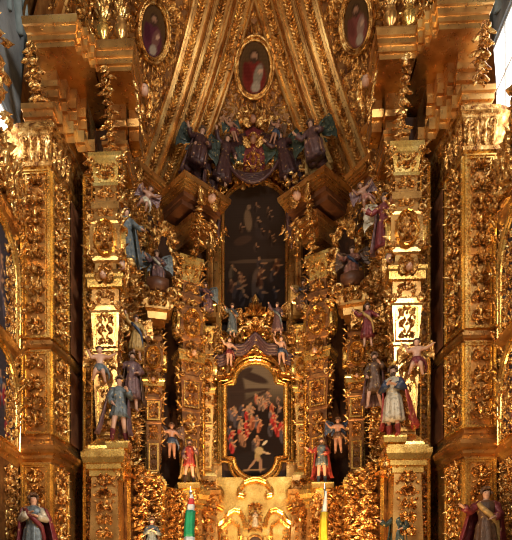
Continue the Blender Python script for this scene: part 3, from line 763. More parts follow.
# ================================================================== ESTIPITES
EST = [(4.40, 1.45), (4.52, 1.45), (4.54, 1.25), (4.62, 1.20), (4.70, 1.02), (4.80, .78), (4.84, .70), (6.25, .86), (7.10, .90), (7.14, .98), (7.2, .98), (7.22, .88), (8.15, 1.06), (8.2, 1.16), (8.32, 1.18), (8.36, 1.04),
       (8.78, 1.0), (8.8, 1.3), (9.0, 1.3), (9.05, 1.42), (9.14, 1.42), (9.16, .95), (9.34, .82), (9.5, .78), (9.55, .98), (9.66, 1.02), (9.72, 1.14), (10.5, 1.14), (10.56, 1.2), (10.68, 1.2), (10.72, .86), (10.86, .84),
       (10.92, 1.05), (11.1, 1.05), (11.16, .78), (11.5, .80), (11.54, .95), (11.62, .95), (11.65, .84), (12.1, 1.02), (12.14, 1.12), (12.24, 1.15), (12.28, 1.25), (12.38, 1.25)]
def estipite(label, loc, ang, mir, hw, zb=4.4, zt=12.38, ped=True, mat='gold_smooth', seed=0, rich=1.0, cat='pilaster', group=None, thin=.55, name='estipite_pilaster', dep=.7):
    """tapering square baluster-pilaster built of stacked blocks, carved on three faces"""
    x, y = loc; t = Thing(name, label, cat, (x, y, zb), ang, group, mir)
    sc_ = (zt - zb) / 7.98; pr = [((z - 4.4) * sc_, w * hw) for z, w in EST]
    k0 = 7; 
    def piece(nm, a, b_, m_): 
        mb = MB(); mb.rect([(z, w, w * dep) for z, w in pr[a:b_]]); return t.part(nm, mb, m_)
    piece('base', 0, 7, 'gold_pale'); piece('tapered_shaft', 6, 12, mat); piece('cushion', 11, 17, mat); piece('shelf', 16, 22, 'gold_pale'); piece('cube', 21, 32, mat); piece('neck', 31, 37, mat); piece('capital', 36, 44, 'gold_pale')
    ca = MB(); fr = MB()
    def wz(z):
        for (a, wa), (b_, wb_) in zip(pr, pr[1:]):
            if a <= z <= b_: return wa + (wb_ - wa) * (z - a) / max(1e-6, b_ - a)
        return pr[-1][1]
    for fi in range(3):
        a = (0, PI / 2, -PI / 2)[fi]; U = np.array([math.cos(a), math.sin(a), 0]); N = np.array([math.sin(a), -math.cos(a), 0]); V = np.array([0, 0, 1.])
        dd = dep if fi == 0 else 1.0; ww = 1.0 if fi == 0 else dep
        def f0(zs):
            return lambda u, v: (N * (wz(zs + v) * dd) + U * u + V * (zs + v), U, V, N)
        s = hw * .75 * rich
        for (za, zb_, wf) in ((4.95, 6.15, .8), (6.3, 7.05, 1.2), (7.25, 8.1, 1.3), (8.34, 8.8, 1.7), (9.15, 9.5, 1.3), (9.7, 10.5, 1.5), (10.7, 10.9, 1.3), (11.15, 11.5, 1.4), (11.65, 12.1, 1.8)):
            za = (za - 4.4) * sc_; zb_ = (zb_ - 4.4) * sc_
            carve(ca, f0(za), hw * wf * ww, zb_ - za, min(s, .30), seed + int(za * 7) + fi, 1.05, .9 * rich)
        # raised oval on the cube, narrow moulding on the shaft
        zc = (10.1 - 4.4) * sc_; O = N * (wz(zc) * dd) + V * zc
        ov = MB(); ov.frame(ellipse_pts(hw * .6 * ww, .38 * sc_, 20), fscale(FR, .4, .7), O, U, V, N); t.part('oval_moulding', ov, 'gold_pale')
        if fi == 0:
            za = (4.9 - 4.4) * sc_; pf = MB(); bars(pf, hw * 1.25, 1.3 * sc_, N * (wz(za + .5) * dd + .01) + V * za, U, V, N, t=.05, d=.04); t.part('panel_frame', pf, 'gold_pale')
            za = (7.24 - 4.4) * sc_; bars(fr, hw * 1.6, .88 * sc_, N * (wz(za + .3) * dd + .01) + V * za, U, V, N, t=.05, d=.04)
            for sx in (-1, 1):
                for zz in (8.32, 9.7, 10.62, 12.15): put(ca, f0((zz - 4.4) * sc_), SCROLL, sx * hw * 1.02, 0, 0 if zz != 8.32 else PI, hw * .75, None, hw * .7, flip=sx)
    # silhouette: leaves springing from the block corners
    for sx in (-1, 1):
        for zz in (6.2, 7.2, 8.1, 8.35, 9.5, 9.75, 10.45, 10.7, 11.1, 11.6, 12.0, 12.2):
            z = (zz - 4.4) * sc_; O = np.array([sx * wz(z) * .95, -wz(z) * dep * .8, z])
            ca.stamp(LEAF[1], O, np.array([0, 1., 0]), np.array([sx * .5, -.1, .85]), np.array([sx * .85, -.3, -.5]), hw * .8, hw * 1.0, hw * .8)
            ca.stamp(LEAF[0], O, np.array([0, 1., 0]), np.array([sx * .6, -.2, -.75]), np.array([sx * .75, -.3, .6]), hw * .8, hw * .8, hw * .8)
    t.part('panel_frame', fr, 'gold_pale'); t.part('carved_foliage', ca, 'gold_carved')
    z = (9.02 - 4.4) * sc_; O = np.array([0, -hw * 1.4 * dep, z]); mb = MB(); mb.stamp(FACE, O, *AX, hw * 1.2)
    c_ = t.part('cherub_head', mb, 'flesh', smooth=True, label='painted cherub head'); mb = MB(); mb.stamp(WINGS, O, *AX, hw * 1.2); t.part('wings', mb, 'gold_carved', c_)
    if ped:
        mb = MB(); mb.rect([(-zb - 1.65, hw * 1.1, hw * 1.0), (-2.4, hw * 1.1, hw * 1.0), (-.62, hw * .95, hw * .9)]); t.part('pedestal', mb, 'gold_smooth')
        mb = MB(); mb.rect([(-.62, hw * .95, hw * .9), (-.6, hw * 1.1, hw), (-.45, hw * 1.1, hw), (-.43, hw * 1.3, hw * 1.2), (-.3, hw * 1.3, hw * 1.2), (-.28, hw * 1.45, hw * 1.3), (-.14, hw * 1.6, hw * 1.45), (0, hw * 1.62, hw * 1.45)])
        t.part('pedestal_cap', mb, 'gold_pale')
        mb = MB(); carve(mb, plane((0, -hw * 1.0, -2.3)), hw * 1.3, 1.75, min(.3, hw * .8), seed + 5, 1.1, 1.1)
        t.part('pedestal_carving', mb, 'gold_carved')
    return t
def entab_block(label, loc, ang, mir, x0, x1, fwd, yb, z0=12.4, name='projecting_entablature', cherub=False, swag=True, slim=None):
    t = Thing(name, label, 'cornice', (loc[0], loc[1], z0), ang, None, mir)
    mb = MB(); w = (x1 - x0)
    if slim:
        mb.cornice(x0 + w * .05, x1 - w * .05, yb, [(1.62, -fwd + .3, -.05), (1.78, -fwd + .3, -.05), (1.79, -fwd + .12, 0), (1.96, -fwd + .12, 0)]); t.part('soffit', mb, slim, label='flat soffit coloured dark as if unlit')  # red-brown wood colour also stands for shade under the cornice
        mb = MB(); mb.cornice(x0 + w * .3, x1 - w * .3, yb, [(.6, .1, 0), (1.0, .1, 0), (1.02, 0, .03), (1.2, 0, .03), (1.22, -.08, .06), (1.42, -.08, .06)]); t.part('frieze', mb, 'gold_smooth')
    else:
     dx0, dx1 = x0 + w * .04, x1 - w * .34
     mb.cornice(dx0, dx1, yb, [(0, 0, 0), (.2, 0, 0), (.22, -.07, .03), (.42, -.07, .03), (.45, -.12, .06), (.55, -.12, .06)]); t.part('architrave', mb, 'gold_smooth')
     mb = MB(); mb.cornice(dx0 + .05, dx1 - .05, yb, [(.55, .1, 0), (1.0, .1, 0), (1.02, .0, .03), (1.16, -.04, .04), (1.18, .1, 0), (1.72, .1, 0)]); mb.cornice(dx1, x1 - .05, yb, [(.9, .35, 0), (1.2, .35, 0), (1.22, .25, .02), (1.4, .2, .02), (1.42, .3, 0), (1.72, .3, 0)]); t.part('frieze', mb, 'gold_smooth')
    mb = MB(); mb.cornice(x0, x1, yb, [(1.95, -fwd, 0), (2.0, -fwd, 0), (2.01, -fwd - .05, .03), (2.08, -fwd - .05, .03), (2.09, -fwd - .13, .07), (2.14, -fwd - .13, .07), (2.16, -fwd - .2, .1), (2.31, -fwd - .22, .12), (2.35, -fwd - .2, .12)] if slim else [(1.72, -fwd, 0), (1.86, -fwd, 0), (1.87, -fwd - .05, .03), (2.02, -fwd - .05, .03), (2.04, -fwd - .09, .05), (2.1, -fwd - .15, .08), (2.13, -fwd - .15, .08), (2.15, -fwd - .19, .1), (2.3, -fwd - .21, .12), (2.35, -fwd - .2, .12)])
    t.part('cornice_moulding', mb, 'gold_smooth')
    if swag:
        mb = MB(); xc = x0 + w * .3
        for i in range(26):
            u = i / 25; y = -fwd * (1 - u) ** 1.0 + .05 - .1; z = 1.6 - 1.6 * u
            mb.stamp(LEAF[i % 3], np.array([xc + rng.uniform(-.12, .12), y - rng.uniform(0, .12), z]), np.array([1., 0, 0]), np.array([rng.uniform(-1, 1), -.1, -.6]), np.array([0, -1., .1]), rng.uniform(.2, .36), rng.uniform(.2, .38), .40)
            if i % 3 == 0: mb.stamp(SCROLL, np.array([xc, y - .08, z]), *AX, .30)
        t.part('carved_swag', mb, 'gold_carved'); mb = MB()
        for i in range(10):
            mb.stamp(LEAF[i % 3], np.array([x1 + .04, -fwd + .1 * i, 1.45 - .05 * i]), np.array([0, 1., 0]), np.array([.1, .3 * (-1) ** i, -.9]), np.array([1., -.3, 0]), .22, .34, .30)
        t.part('carved_edge', mb, 'gold_carved')
    if cherub:
        O = np.array([(x0 + x1) / 2, -fwd - .15, 1.8]); mb = MB(); mb.stamp(FACE, O, *AX, .68); c_ = t.part('cherub_head', mb, 'flesh', smooth=True, label='painted cherub head'); mb = MB(); mb.stamp(WINGS, O, *AX, .85); t.part('wings', mb, 'gold_carved', c_)
        mb = MB()
        for i in range(16):
            a = -PI * .1 - PI * .8 * (i % 8) / 7; rr_ = .25 if i < 8 else .42
            mb.stamp(LEAF[i % 3], np.array([(x0 + x1) / 2 + rr_ * math.cos(a), -fwd - .02, 1.5 + rr_ * 1.5 * math.sin(a)]), np.array([1., 0, 0]), np.array([.5 * math.cos(a), -.1, -.85]), np.array([0, -1., .1]), .26)
        t.part('carved_pendant', mb, 'gold_carved')
    return t

for sd, mir in SIDE:
    estipite('broad gold stepped pilaster next to the %s corner pilaster, putto on its front' % sd, (-3.95, 15.45), 0, mir, .36, seed=10, rich=1.0)
    entab_block('gold cornice block with flat soffit over the broad %s pilaster' % sd, (-3.62, 15.6), 0, mir, -.48, .47, .85, .9, cherub=False)
    # middle and inner pilasters, receding
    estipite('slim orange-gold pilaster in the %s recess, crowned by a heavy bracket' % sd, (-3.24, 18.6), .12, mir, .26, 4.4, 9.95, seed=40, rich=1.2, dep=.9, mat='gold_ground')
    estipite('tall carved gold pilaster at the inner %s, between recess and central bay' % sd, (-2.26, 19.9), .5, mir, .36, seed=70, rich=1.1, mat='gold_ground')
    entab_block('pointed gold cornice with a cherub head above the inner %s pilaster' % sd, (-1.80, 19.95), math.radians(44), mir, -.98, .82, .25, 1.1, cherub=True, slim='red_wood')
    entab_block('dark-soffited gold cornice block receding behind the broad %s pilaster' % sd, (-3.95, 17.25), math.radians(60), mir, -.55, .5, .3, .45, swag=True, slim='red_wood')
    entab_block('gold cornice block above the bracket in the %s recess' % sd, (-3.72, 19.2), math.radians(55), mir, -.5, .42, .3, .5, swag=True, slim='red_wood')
    # upper small columns and lower small estipites either side of the paintings
    t = Thing('small_column', 'slender plain gold column beside the upper painting, %s side' % sd, 'column', (-1.62, 21.2, 11.5), 0, None, mir)
    mb = MB(); mb.rect([(-.5, .22, .22), (-.1, .22, .22), (-.05, .27, .27), (.05, .27, .27)]); mb.lathe([(.05, .2), (.12, .22), (.2, .17), (.3, .165), (2.1, .14), (2.15, .17), (2.2, .17)], 18, flute=.04, nf=9); t.part('shaft', mb, 'gold_smooth')
    mb = MB(); mb.lathe([(2.2, .13), (2.4, .17), (2.55, .24)], 12); mb.rect([(2.55, .27, .27), (2.7, .27, .27), (2.72, .22, .22), (3.2, .22, .22)])
    for k in range(8):
        a = k * PI / 4; mb.stamp(LEAF[1], np.array([.14 * math.cos(a), .14 * math.sin(a), 2.2]), np.array([-math.sin(a), math.cos(a), 0]), np.array([0, 0, 1.]), np.array([math.cos(a), math.sin(a), 0]), .16, .38, .25)
    t.part('capital', mb, 'gold_carved')
    estipite('small carved gold pilaster beside the lower painting, %s side' % sd, (-1.74, 21.2), .1, mir, .235, 5.2, 10.7, ped=False, seed=90, rich=1.2, name='small_estipite')
    t = Thing('pilaster_pedestal', 'carved gold pedestal carrying the small pilaster %s of the lower painting' % sd, 'pedestal', (-1.74, 21.2, -1.65), 0, None, mir)
    mb = MB(); mb.rect([(0, .45, .5), (4.4, .45, .5), (5.9, .34, .34), (5.95, .42, .42), (6.1, .45, .45), (6.15, .52, .52), (6.3, .55, .55), (6.35, .4, .4), (6.85, .36, .36)]); t.part('block', mb, 'gold_smooth')
    mb = MB(); carve(mb, plane((0, -.42, 4.4)), .8, 2.3, .3, 31, 1.2, 1.3); t.part('carved_foliage', mb, 'gold_carved')
    # plain gilded strip between column and painting
    t = Thing('gilded_strip', 'plain gold upright strip bordering the paintings on the %s' % sd, 'panel', (-1.36, 21.95, 2.0), 0, None, mir)
    mb = MB(); mb.box(-.28, .14, 0, .12, 0, 13.0, .01); t.part('board', mb, 'gold_smooth')
    mb = MB(); bars(mb, .34, 4.2, (-.07, 0, 8.8), t=.05, d=.05); bars(mb, .34, 4.0, (-.07, 0, 3.9), t=.05, d=.05); t.part('moulding', mb, 'gold_pale')
    mb = MB(); carve(mb, plane((-.07, -.01, 4.0)), .24, 3.8, .22, 77, 1.0, .8); t.part('carved_foliage', mb, 'gold_carved')

    # ---- bracket over the slim pilaster
    x, z = XZ(155, 313, 17.8)
    t = Thing('scroll_bracket', 'heavy curling gold bracket with dark drum, topping the slim %s pilaster' % sd, 'bracket', (x, 17.9, z), .25, None, mir)
    mb = MB(); mb.rect([(-.2, .28, .28), (0, .30, .3), (.05, .42, .42), (.12, .42, .42)])
    pr = [(-.45, .12), (-.5, .3), (-.46, .5), (-.34, .66), (-.15, .72), (.1, .72), (.3, .66), (.42, .52), (.46, .3), (.4, .12)]
    mb.loft([[(-.48, y, zz) for y, zz in [(a * .9, b_) for a, b_ in pr]], [(.48, y, zz) for y, zz in [(a * .9, b_) for a, b_ in pr]]]); t.part('block', mb, 'gold_smooth')
    mb = MB(); mb.tube([(-.32, -.36, .78), (0, -.40, .78), (.32, -.36, .78)], [.2, .24, .2], 14); t.part('drum', mb, 'red_wood', smooth=True, label='dark brown drum')
    mb = MB()
    for sx in (-1, 1):
        for k in range(7):
            a = k * .45; mb.stamp(LEAF[k % 3], np.array([sx * .46, -.25 - .15 * math.sin(a), .2 + .12 * k]), np.array([0, 1., 0]), np.array([sx * .5, -.5, .7]), np.array([sx * .8, -.5, -.1]), .28)
        mb.stamp(SCROLL, np.array([sx * .4, -.5, .45]), np.array([1. * sx, 0, 0]), np.array([0, 0, 1.]), np.array([0, -1., 0]), .5)
    carve(mb, plane((0, -.44, .08)), .8, .5, .25, 8, 1.2, 1.4); t.part('carved_foliage', mb, 'gold_carved')

    # ---- ornate bays: carved panels fixed to the recessed walls
    def bay(label, a, b_, z0, z1, seed, size=.36, dep=1.2, mat='gold_carved', fill=1.2):
        ax = np.array([b_[0] - a[0], b_[1] - a[1]]); L = np.linalg.norm(ax); ang = math.atan2(ax[1], ax[0])
        t = Thing('gilded_relief', label, 'carved panel', ((a[0] + b_[0]) / 2, (a[1] + b_[1]) / 2, z0), ang, None, mir)
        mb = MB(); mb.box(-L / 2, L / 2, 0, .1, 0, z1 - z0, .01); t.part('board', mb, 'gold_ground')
        mb = MB(); bars(mb, L, z1 - z0, (0, 0, 0), t=.07, d=.10); t.part('moulding', mb, 'gold_pale')
        mb = MB(); carve(mb, plane((0, -.02, .05)), L * .86, z1 - z0 - .1, size, seed, dep, fill)
        if L > .8: 
            for s2 in (-1, 1): carve(mb, plane((s2 * L * .28, -.05, .05)), L * .4, z1 - z0 - .1, size * .8, seed + 9, dep * 1.3, fill * .5)
        t.part('carved_foliage', mb, mat); return t
    bay('deeply carved gold panel between broad and slim %s pilasters, upper half' % sd, (-3.86, 16.4), (-3.58, 17.4), 8.6, 13.4, 200, .42, 1.9)
    bay('deeply carved gold panel between broad and slim %s pilasters, lower half' % sd, (-3.80, 16.3), (-3.55, 17.3), 4.5, 8.5, 215, .42, 1.9)
    bay('scroll-carved gold panel at the foot of the %s recess' % sd, (-3.50, 15.8), (-2.95, 17.9), 1.6, 4.4, 230, .40, 1.7, fill=.35)
    bay('narrow carved gold panel inside the %s recess, beside the dark niche' % sd, (-3.62, 19.1), (-3.5, 19.5), 4.3, 12.9, 245, .26, 1.0)
    bay('low carved gold panel below the %s king statue' % sd, (-2.95, 18.5), (-2.05, 19.7), 1.9, 4.3, 260, .36, 1.5, fill=.4)
    bay('carved gold strip between corner and broad %s pilasters' % sd, (-4.75, 16.0), (-4.45, 15.95), 1.9, 12.4, 275, .22, .8)
    bay('narrow carved gold strip just inside the inner %s pilaster' % sd, (-2.05, 20.6), (-1.86, 20.95), 5.0, 10.6, 285, .22, .9)
    # festoon of foliage round the dark niche
    t = Thing('niche_garland', 'arched garland of gold leaves round the dark upper niche on the %s' % sd, 'garland', (-3.0, 19.0, 9.6), .5, None, mir)
    mb = MB()
    for i in range(70):
        u = i / 69; a = PI * u; p = np.array([.42 * math.cos(a), rng.uniform(-.1, .1), (3.2 * math.sin(a) ** .6) + .1 * math.sin(i * 1.3)]); d = rng.uniform(-1.5, 1.5) + a - PI / 2
        mb.stamp(LEAF[i % 3], p, np.array([math.cos(d), 0, math.sin(d)]), np.array([-math.sin(d), 0, math.cos(d)]), np.array([0, -1., 0]), rng.uniform(.22, .4))
        if i % 5 == 0: mb.stamp(SCROLL, p, *AX, .3)
    t.part('leaves', mb, 'gold_carved')
    # ledges that carry the upper storey and the base storey
    t = Thing('base_ledge', 'stepped gold ledge running round the %s recess below the statues' % sd, 'ledge', (-3, 17, 3.75), 0, None, mir)
    o2 = lambda x, y: (x + 3, y - 17)
    mb = MB(); mb.polyloft([o2(-3.75, 15.6), o2(-3.3, 15.6), o2(-3.0, 17.6), o2(-2.85, 18.6), o2(-1.95, 19.5), o2(-1.55, 20.8), o2(-1.5, 21.9), o2(-2.6, 21.6), o2(-3.4, 18.5), o2(-4.2, 16.4)],
                           [(0, -.3), (.05, -.22), (.08, -.22), (.1, -.14), (.16, -.14), (.17, -.08), (.25, -.04), (.28, -.1)]); t.part('moulding', mb, 'gold_smooth')

    # ---- top ornaments standing on the cornices
    for k, (px, py, D, hgt) in enumerate(((100, 46, 14.6, 1.0), (120, 46, 14.8, .8))):
        x, z = XZ(px, py, D)
        t = Thing('flame_urn', 'gold urn with leafy flame on the %s cornice, %s one' % (sd, ('outer', 'inner')[k]), 'urn', (x, 14.75, 14.75), 0, None, mir)
        mb = MB(); mb.lathe([(0, .15), (.06, .15), (.1, .07), (.18, .06), (.25, .14), (.42, .18), (.52, .15), (.56, .10), (.6, .13), (.64, .13)], 16, flute=.05, nf=8); t.part('vase', mb, 'gold_smooth' if k else 'gold_pale', smooth=True)
        mb = MB()
        for i in range(16):
            a = i * 2.4; mb.stamp(LEAF[i % 3], np.array([.06 * math.cos(a), .06 * math.sin(a), .6 + .02 * i]), np.array([-math.sin(a), math.cos(a), 0]), np.array([.3 * math.cos(a), .3 * math.sin(a), .9]), np.array([math.cos(a), math.sin(a), 0]), .2, .4 * hgt, .2)
        t.part('flame', mb, 'gold_carved')
    t = Thing('scroll_crest', 'tangled gold scrollwork rising from the stepped %s cornice' % sd, 'carving', (-4.25, 14.9, 14.75), 0, None, mir)
    mb = MB(); carve(mb, plane((0, 0, 0)), 1.1, 1.9, .34, 300, 1.6, 1.4); t.part('carved_foliage', mb, 'gold_carved')
    mb = MB(); mb.box(-.4, .4, 0, .25, 0, 1.6, .03); t.part('backing', mb, 'gold_smooth')
    for k, (px, py, D, sz) in enumerate(((143, 86, 15.8, .42), (120, 262, 15.4, .34))):
        x, z = XZ(px, py, D); t = Thing('cherub_head', ('small painted cherub head on foliage beside the %s cornice block', 'small painted cherub head amid carving at mid height in the %s bay')[k] % sd, 'cherub head', (x, D, z), .2, None, mir)
        mb = MB(); mb.ball((0, 0, 0), (sz * .3, sz * .3, sz * .36), 12, 9); mb.ball((0, -sz * .3, -.01), sz * .05); t.part('head', mb, 'flesh', smooth=True)
        mb = MB()
        for i in range(18): a = rng.uniform(0, PI); e_ = rng.uniform(.2, 1.4); mb.ball((sz * .3 * math.cos(a) * math.cos(e_), sz * .3 * math.sin(a) * math.cos(e_), sz * .36 * math.sin(e_)), sz * .1, 6, 4)
        t.part('hair', mb, 'cloth_slate')
        mb = MB()
        for i in range(22): a = i * .9; mb.stamp(LEAF[i % 3], np.array([sz * .5 * math.cos(a), .1, sz * (.7 * math.sin(a) - .5 - .03 * i)]), *AX, .26)
        t.part('leaves', mb, 'gold_carved')

    # ---- side altarpieces along the nave walls
    t = Thing('side_altarpiece', 'gold side altarpiece along the %s nave wall' % sd, 'altarpiece', (-6.4, 13.0, -1.65), 0, None, mir)
    Z = 1.65; Nn = np.array([1., 0, 0]); Uy = np.array([0, 1., 0]); Vz = np.array([0, 0, 1.])
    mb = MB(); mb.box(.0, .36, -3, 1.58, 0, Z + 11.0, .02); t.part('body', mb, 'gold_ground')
    for (z, h) in ((Z + 3.9, .3), (Z + 6.55, .3), (Z + 9.6, .4)): mb = MB(); mb.loft([[(0, -3 - o_, z + q_), (.36 + o_, -3 - o_, z + q_), (.36 + o_, 1.6 + o_ * .3, z + q_), (0, 1.6 + o_ * .3, z + q_)] for q_, o_ in ((0, 0), (h * .3, .04), (h * .5, .1), (h * .8, .14), (h, .14), (h + .02, .0))]); t.part('cornice', mb, 'gold_smooth')
    mb = MB(); fp = lambda y, z: plane((.36, y, z), Uy, Vz, Nn)
    for (z0, z1) in ((Z + .6, Z + 3.8), (Z + 4.25, Z + 6.5), (Z + 6.9, Z + 9.5)):
        for y in (1.33, 1.0, -.2, -1.9): carve(mb, fp(y, z0), .55, z1 - z0, .24, int(z0 * 9), 1.0, 1.3)
    for i in range(170):
        y = 1.5 - 2.4 * rng.random(); top = Z + 11.0 + (3.6 * min(1, (.5 - y) / .5) if y < .5 else 0)
        z = Z + 9.9 + (top - Z - 9.9) * rng.random(); a = rng.uniform(-1.2, 1.2)
        mb.stamp(LEAF[i % 3], np.array([.30 + rng.uniform(0, .25), y, z]), Uy * math.cos(a) + Vz * math.sin(a), Vz * math.cos(a) - Uy * math.sin(a), Nn, .42, .5, .4)
        if i % 6 == 0: mb.stamp(SCROLL, np.array([.4, y, z]), Uy, Vz, Nn, .55)
    for i in range(44):
        u = i / 43; O = np.array([.42 + .1 * math.sin(i), 1.5 - .15 * u, Z + 10.6 - 6.1 * u]); mb.stamp(LEAF[i % 3], O, np.array([0, 1., 0]), np.array([.4, .2 * (-1) ** i, .8]), np.array([.9, -.3, 0]), .24)
    t.part('carved_foliage', mb, 'gold_carved')
    mb = MB(); mb.box(.05, .3, -1.2, .1, Z + 11.0, Z + 13.6, .02); t.part('crest_backing', mb, 'gold_ground')
    for k, (z0, h, nm) in enumerate(((Z + 4.35, 2.15, 'lower'), (Z + 6.95, 2.5, 'upper'))):
        tt = Thing('side_painting', 'arched dark oil painting on the %s nave wall, %s of the two' % (sd, nm), 'painting', (-6.4 + .37, 13.3, z0 - 1.65), 0, None, mir)
        out = arch_pts(1.02, h, 14); rr = random.Random(50 + k)
        pal = [(.28, .03, .03), (.07, .09, .14), (.2, .12, .08)] if mir or k == 0 else [(.22, .13, .1), (.14, .08, .07), (.1, .08, .1)]
        canvas(tt, out, blobs((.045, .035, .04), crowd(rr, 12, -.8, .9, .3, h * .7, .26, pal)), (0, 0, 0), Uy, Vz, Nn, .06)
        mb = MB(); mb.frame(out, fscale(FR, .7), np.zeros(3), Uy, Vz, Nn); tt.part('frame', mb, 'gold_pale')
    # pedestal for the side statue
    t = Thing('statue_pedestal', 'carved gold pedestal under the large %s foreground statue' % sd, 'pedestal', (-5.36, 13.85, -1.65), 0, None, mir)
    mb = MB(); mb.lathe([(0, .42), (.2, .42), (.25, .3), (2.0, .28), (2.3, .4), (2.6, .45), (2.75, .45), (2.83, .42)], 8); t.part('block', mb, 'gold_smooth')
    mb = MB()
    for k in range(8):
        a = k * PI / 4; carve(mb, (lambda a: plane((.27 * math.cos(a), .27 * math.sin(a), .3), (-math.sin(a), math.cos(a), 0), (0, 0, 1), (math.cos(a), math.sin(a), 0)))(a), .18, 1.7, .2, k, 1, 1)
    t.part('carved_foliage', mb, 'gold_carved')

# ================================================================== CENTRAL GROUPS
# top cartouche with dark drapery
x, z = XZ(253, 186, 21.4); t = Thing('crowned_cartouche', 'gold and red shield-shaped cartouche with a cherub face, under the vault', 'cartouche', (x, 21.6, z))
k = 21.4 / F
sh = [(0, .25), (.35, .55), (.62, 1.1), (.60, 1.7), (.38, 2.05), (0, 2.3), (-.38, 2.05), (-.60, 1.7), (-.62, 1.1), (-.35, .55)]
mb = MB(); P = np.array(sh); c = P.mean(0); mb.loft([np.array([[*(c + (p - c) * s_), 0] for p in P]) @ np.array([[1, 0, 0], [0, 0, 1], [0, 1, 0]]) + np.array([0, yy, 0]) for s_, yy in ((1, 0), (1, -.15), (.8, -.28), (.4, -.33))])
t.part('shield', mb, 'cloth_crimson', label='dark red shield')
mb = MB(); mb.frame(sh, fscale(FR, .9), np.array([0, -.1, 0]), *AX); r2 = random.Random(4)
for i in range(60):
    a = 2 * PI * i / 60; q = r2.uniform(.9, 1.2); O = np.array([.72 * q * math.cos(a), -.2, 1.3 + 1.1 * q * math.sin(a)])
    d = a - PI / 2 + r2.uniform(-.6, .6); mb.stamp(LEAF[i % 3], O, np.array([math.cos(d), 0, math.sin(d)]), np.array([-math.sin(d), 0, math.cos(d)]), AX[2], .36)
    if i % 6 == 0: mb.stamp(SCROLL, O, *AX, .45)
for i in range(9): a = PI * i / 8; mb.stamp(LEAF[1], np.array([.2 * math.cos(a), -.2, 2.35]), np.array([math.sin(a), 0, -math.cos(a)]), np.array([math.cos(a), 0, math.sin(a)]), AX[2], .3, .5, .3)
carve(mb, plane((0, -.32, .35)), .7, .75, .25, 12, 1.2, 1.5)
t.part('leaf_surround', mb, 'gold_carved')
for zc in (1.45, 2.2):
    O = np.array([0, -.32, zc]); mb = MB(); mb.stamp(FACE, O, *AX, .62); c_ = t.part('cherub_face', mb, 'dark_flesh', smooth=True); mb = MB(); mb.stamp(WINGS, O, *AX, .7); t.part('wings', mb, 'gold_carved', c_)
# swagged curtain each side
t = Thing('carved_drapery', 'dark red-brown carved curtain swags parting round the cartouche and painting top', 'drapery', (x, 21.5, z - 2.2))
for sx in (-1, 1):
    mb = MB()
    for kf in range(9):
        u = kf / 8
        pts = [(sx * (.25 + .2 * u), -.1 - .15 * math.sin(kf * 2), 4.0 - .35 * u), (sx * (1.0 + .35 * u), -.25, 3.7 - .5 * u), (sx * (1.45 + .3 * u), -.3 - .08 * (kf % 2), 2.9 - .3 * u), (sx * (1.45 + .42 * u), -.25, 1.9), (sx * (1.28 + .62 * u), -.2 + .05 * (kf % 2), 0.9), (sx * (1.3 + .5 * u), -.15, .2 - .2 * (kf % 3))]
        mb.tube(pts, [.09, .14, .16, .15, .12, .05], 8)
    t.part('curtain', mb, 'cloth_purple', smooth=True)
mb = MB()
for kf in range(5): mb.tube([(s_ * 1.0, -.35 - .03 * kf, 2.75 + .04 * kf - (1 - (s_) ** 2) * (.35 + .13 * kf)) for s_ in np.linspace(-1, 1, 11)], .07, 7)
t.part('swag', mb, 'cloth_purple', smooth=True)
mb = MB()
for sx in (-1, 1):
    for i in range(60):
        O = np.array([sx * (1.2 + rng.uniform(-.1, 1.3)), -.35 - rng.uniform(0, .3), rng.uniform(-.3, 3.4)]); a = rng.uniform(0, 6.28)
        if abs(O[0]) < 1.5 and O[2] < 1.8: continue
        mb.stamp(LEAF[i % 3], O, np.array([math.cos(a), 0, math.sin(a)]), np.array([-math.sin(a), 0, math.cos(a)]), AX[2], .32)
t.part('gilt_leaves', mb, 'gold_carved')
# arched gilt moulding over upper painting
mb = MB(); x0, zz = XZ(254.5, 200, 21.7); t = Thing('arch_moulding', 'carved gold spandrels round the arched top of the upper painting', 'moulding', (x0, 21.85, zz))
r2 = random.Random(6)
for i in range(90):
    a = PI * r2.random(); q = r2.uniform(1.32, 1.75); O = np.array([q * math.cos(a), -.08, q * .8 * math.sin(a)]); d = r2.uniform(0, 6.28)
    mb.stamp(LEAF[i % 3], O, np.array([math.cos(d), 0, math.sin(d)]), np.array([-math.sin(d), 0, math.cos(d)]), AX[2], .28)
t.part('carved_foliage', mb, 'gold_carved')
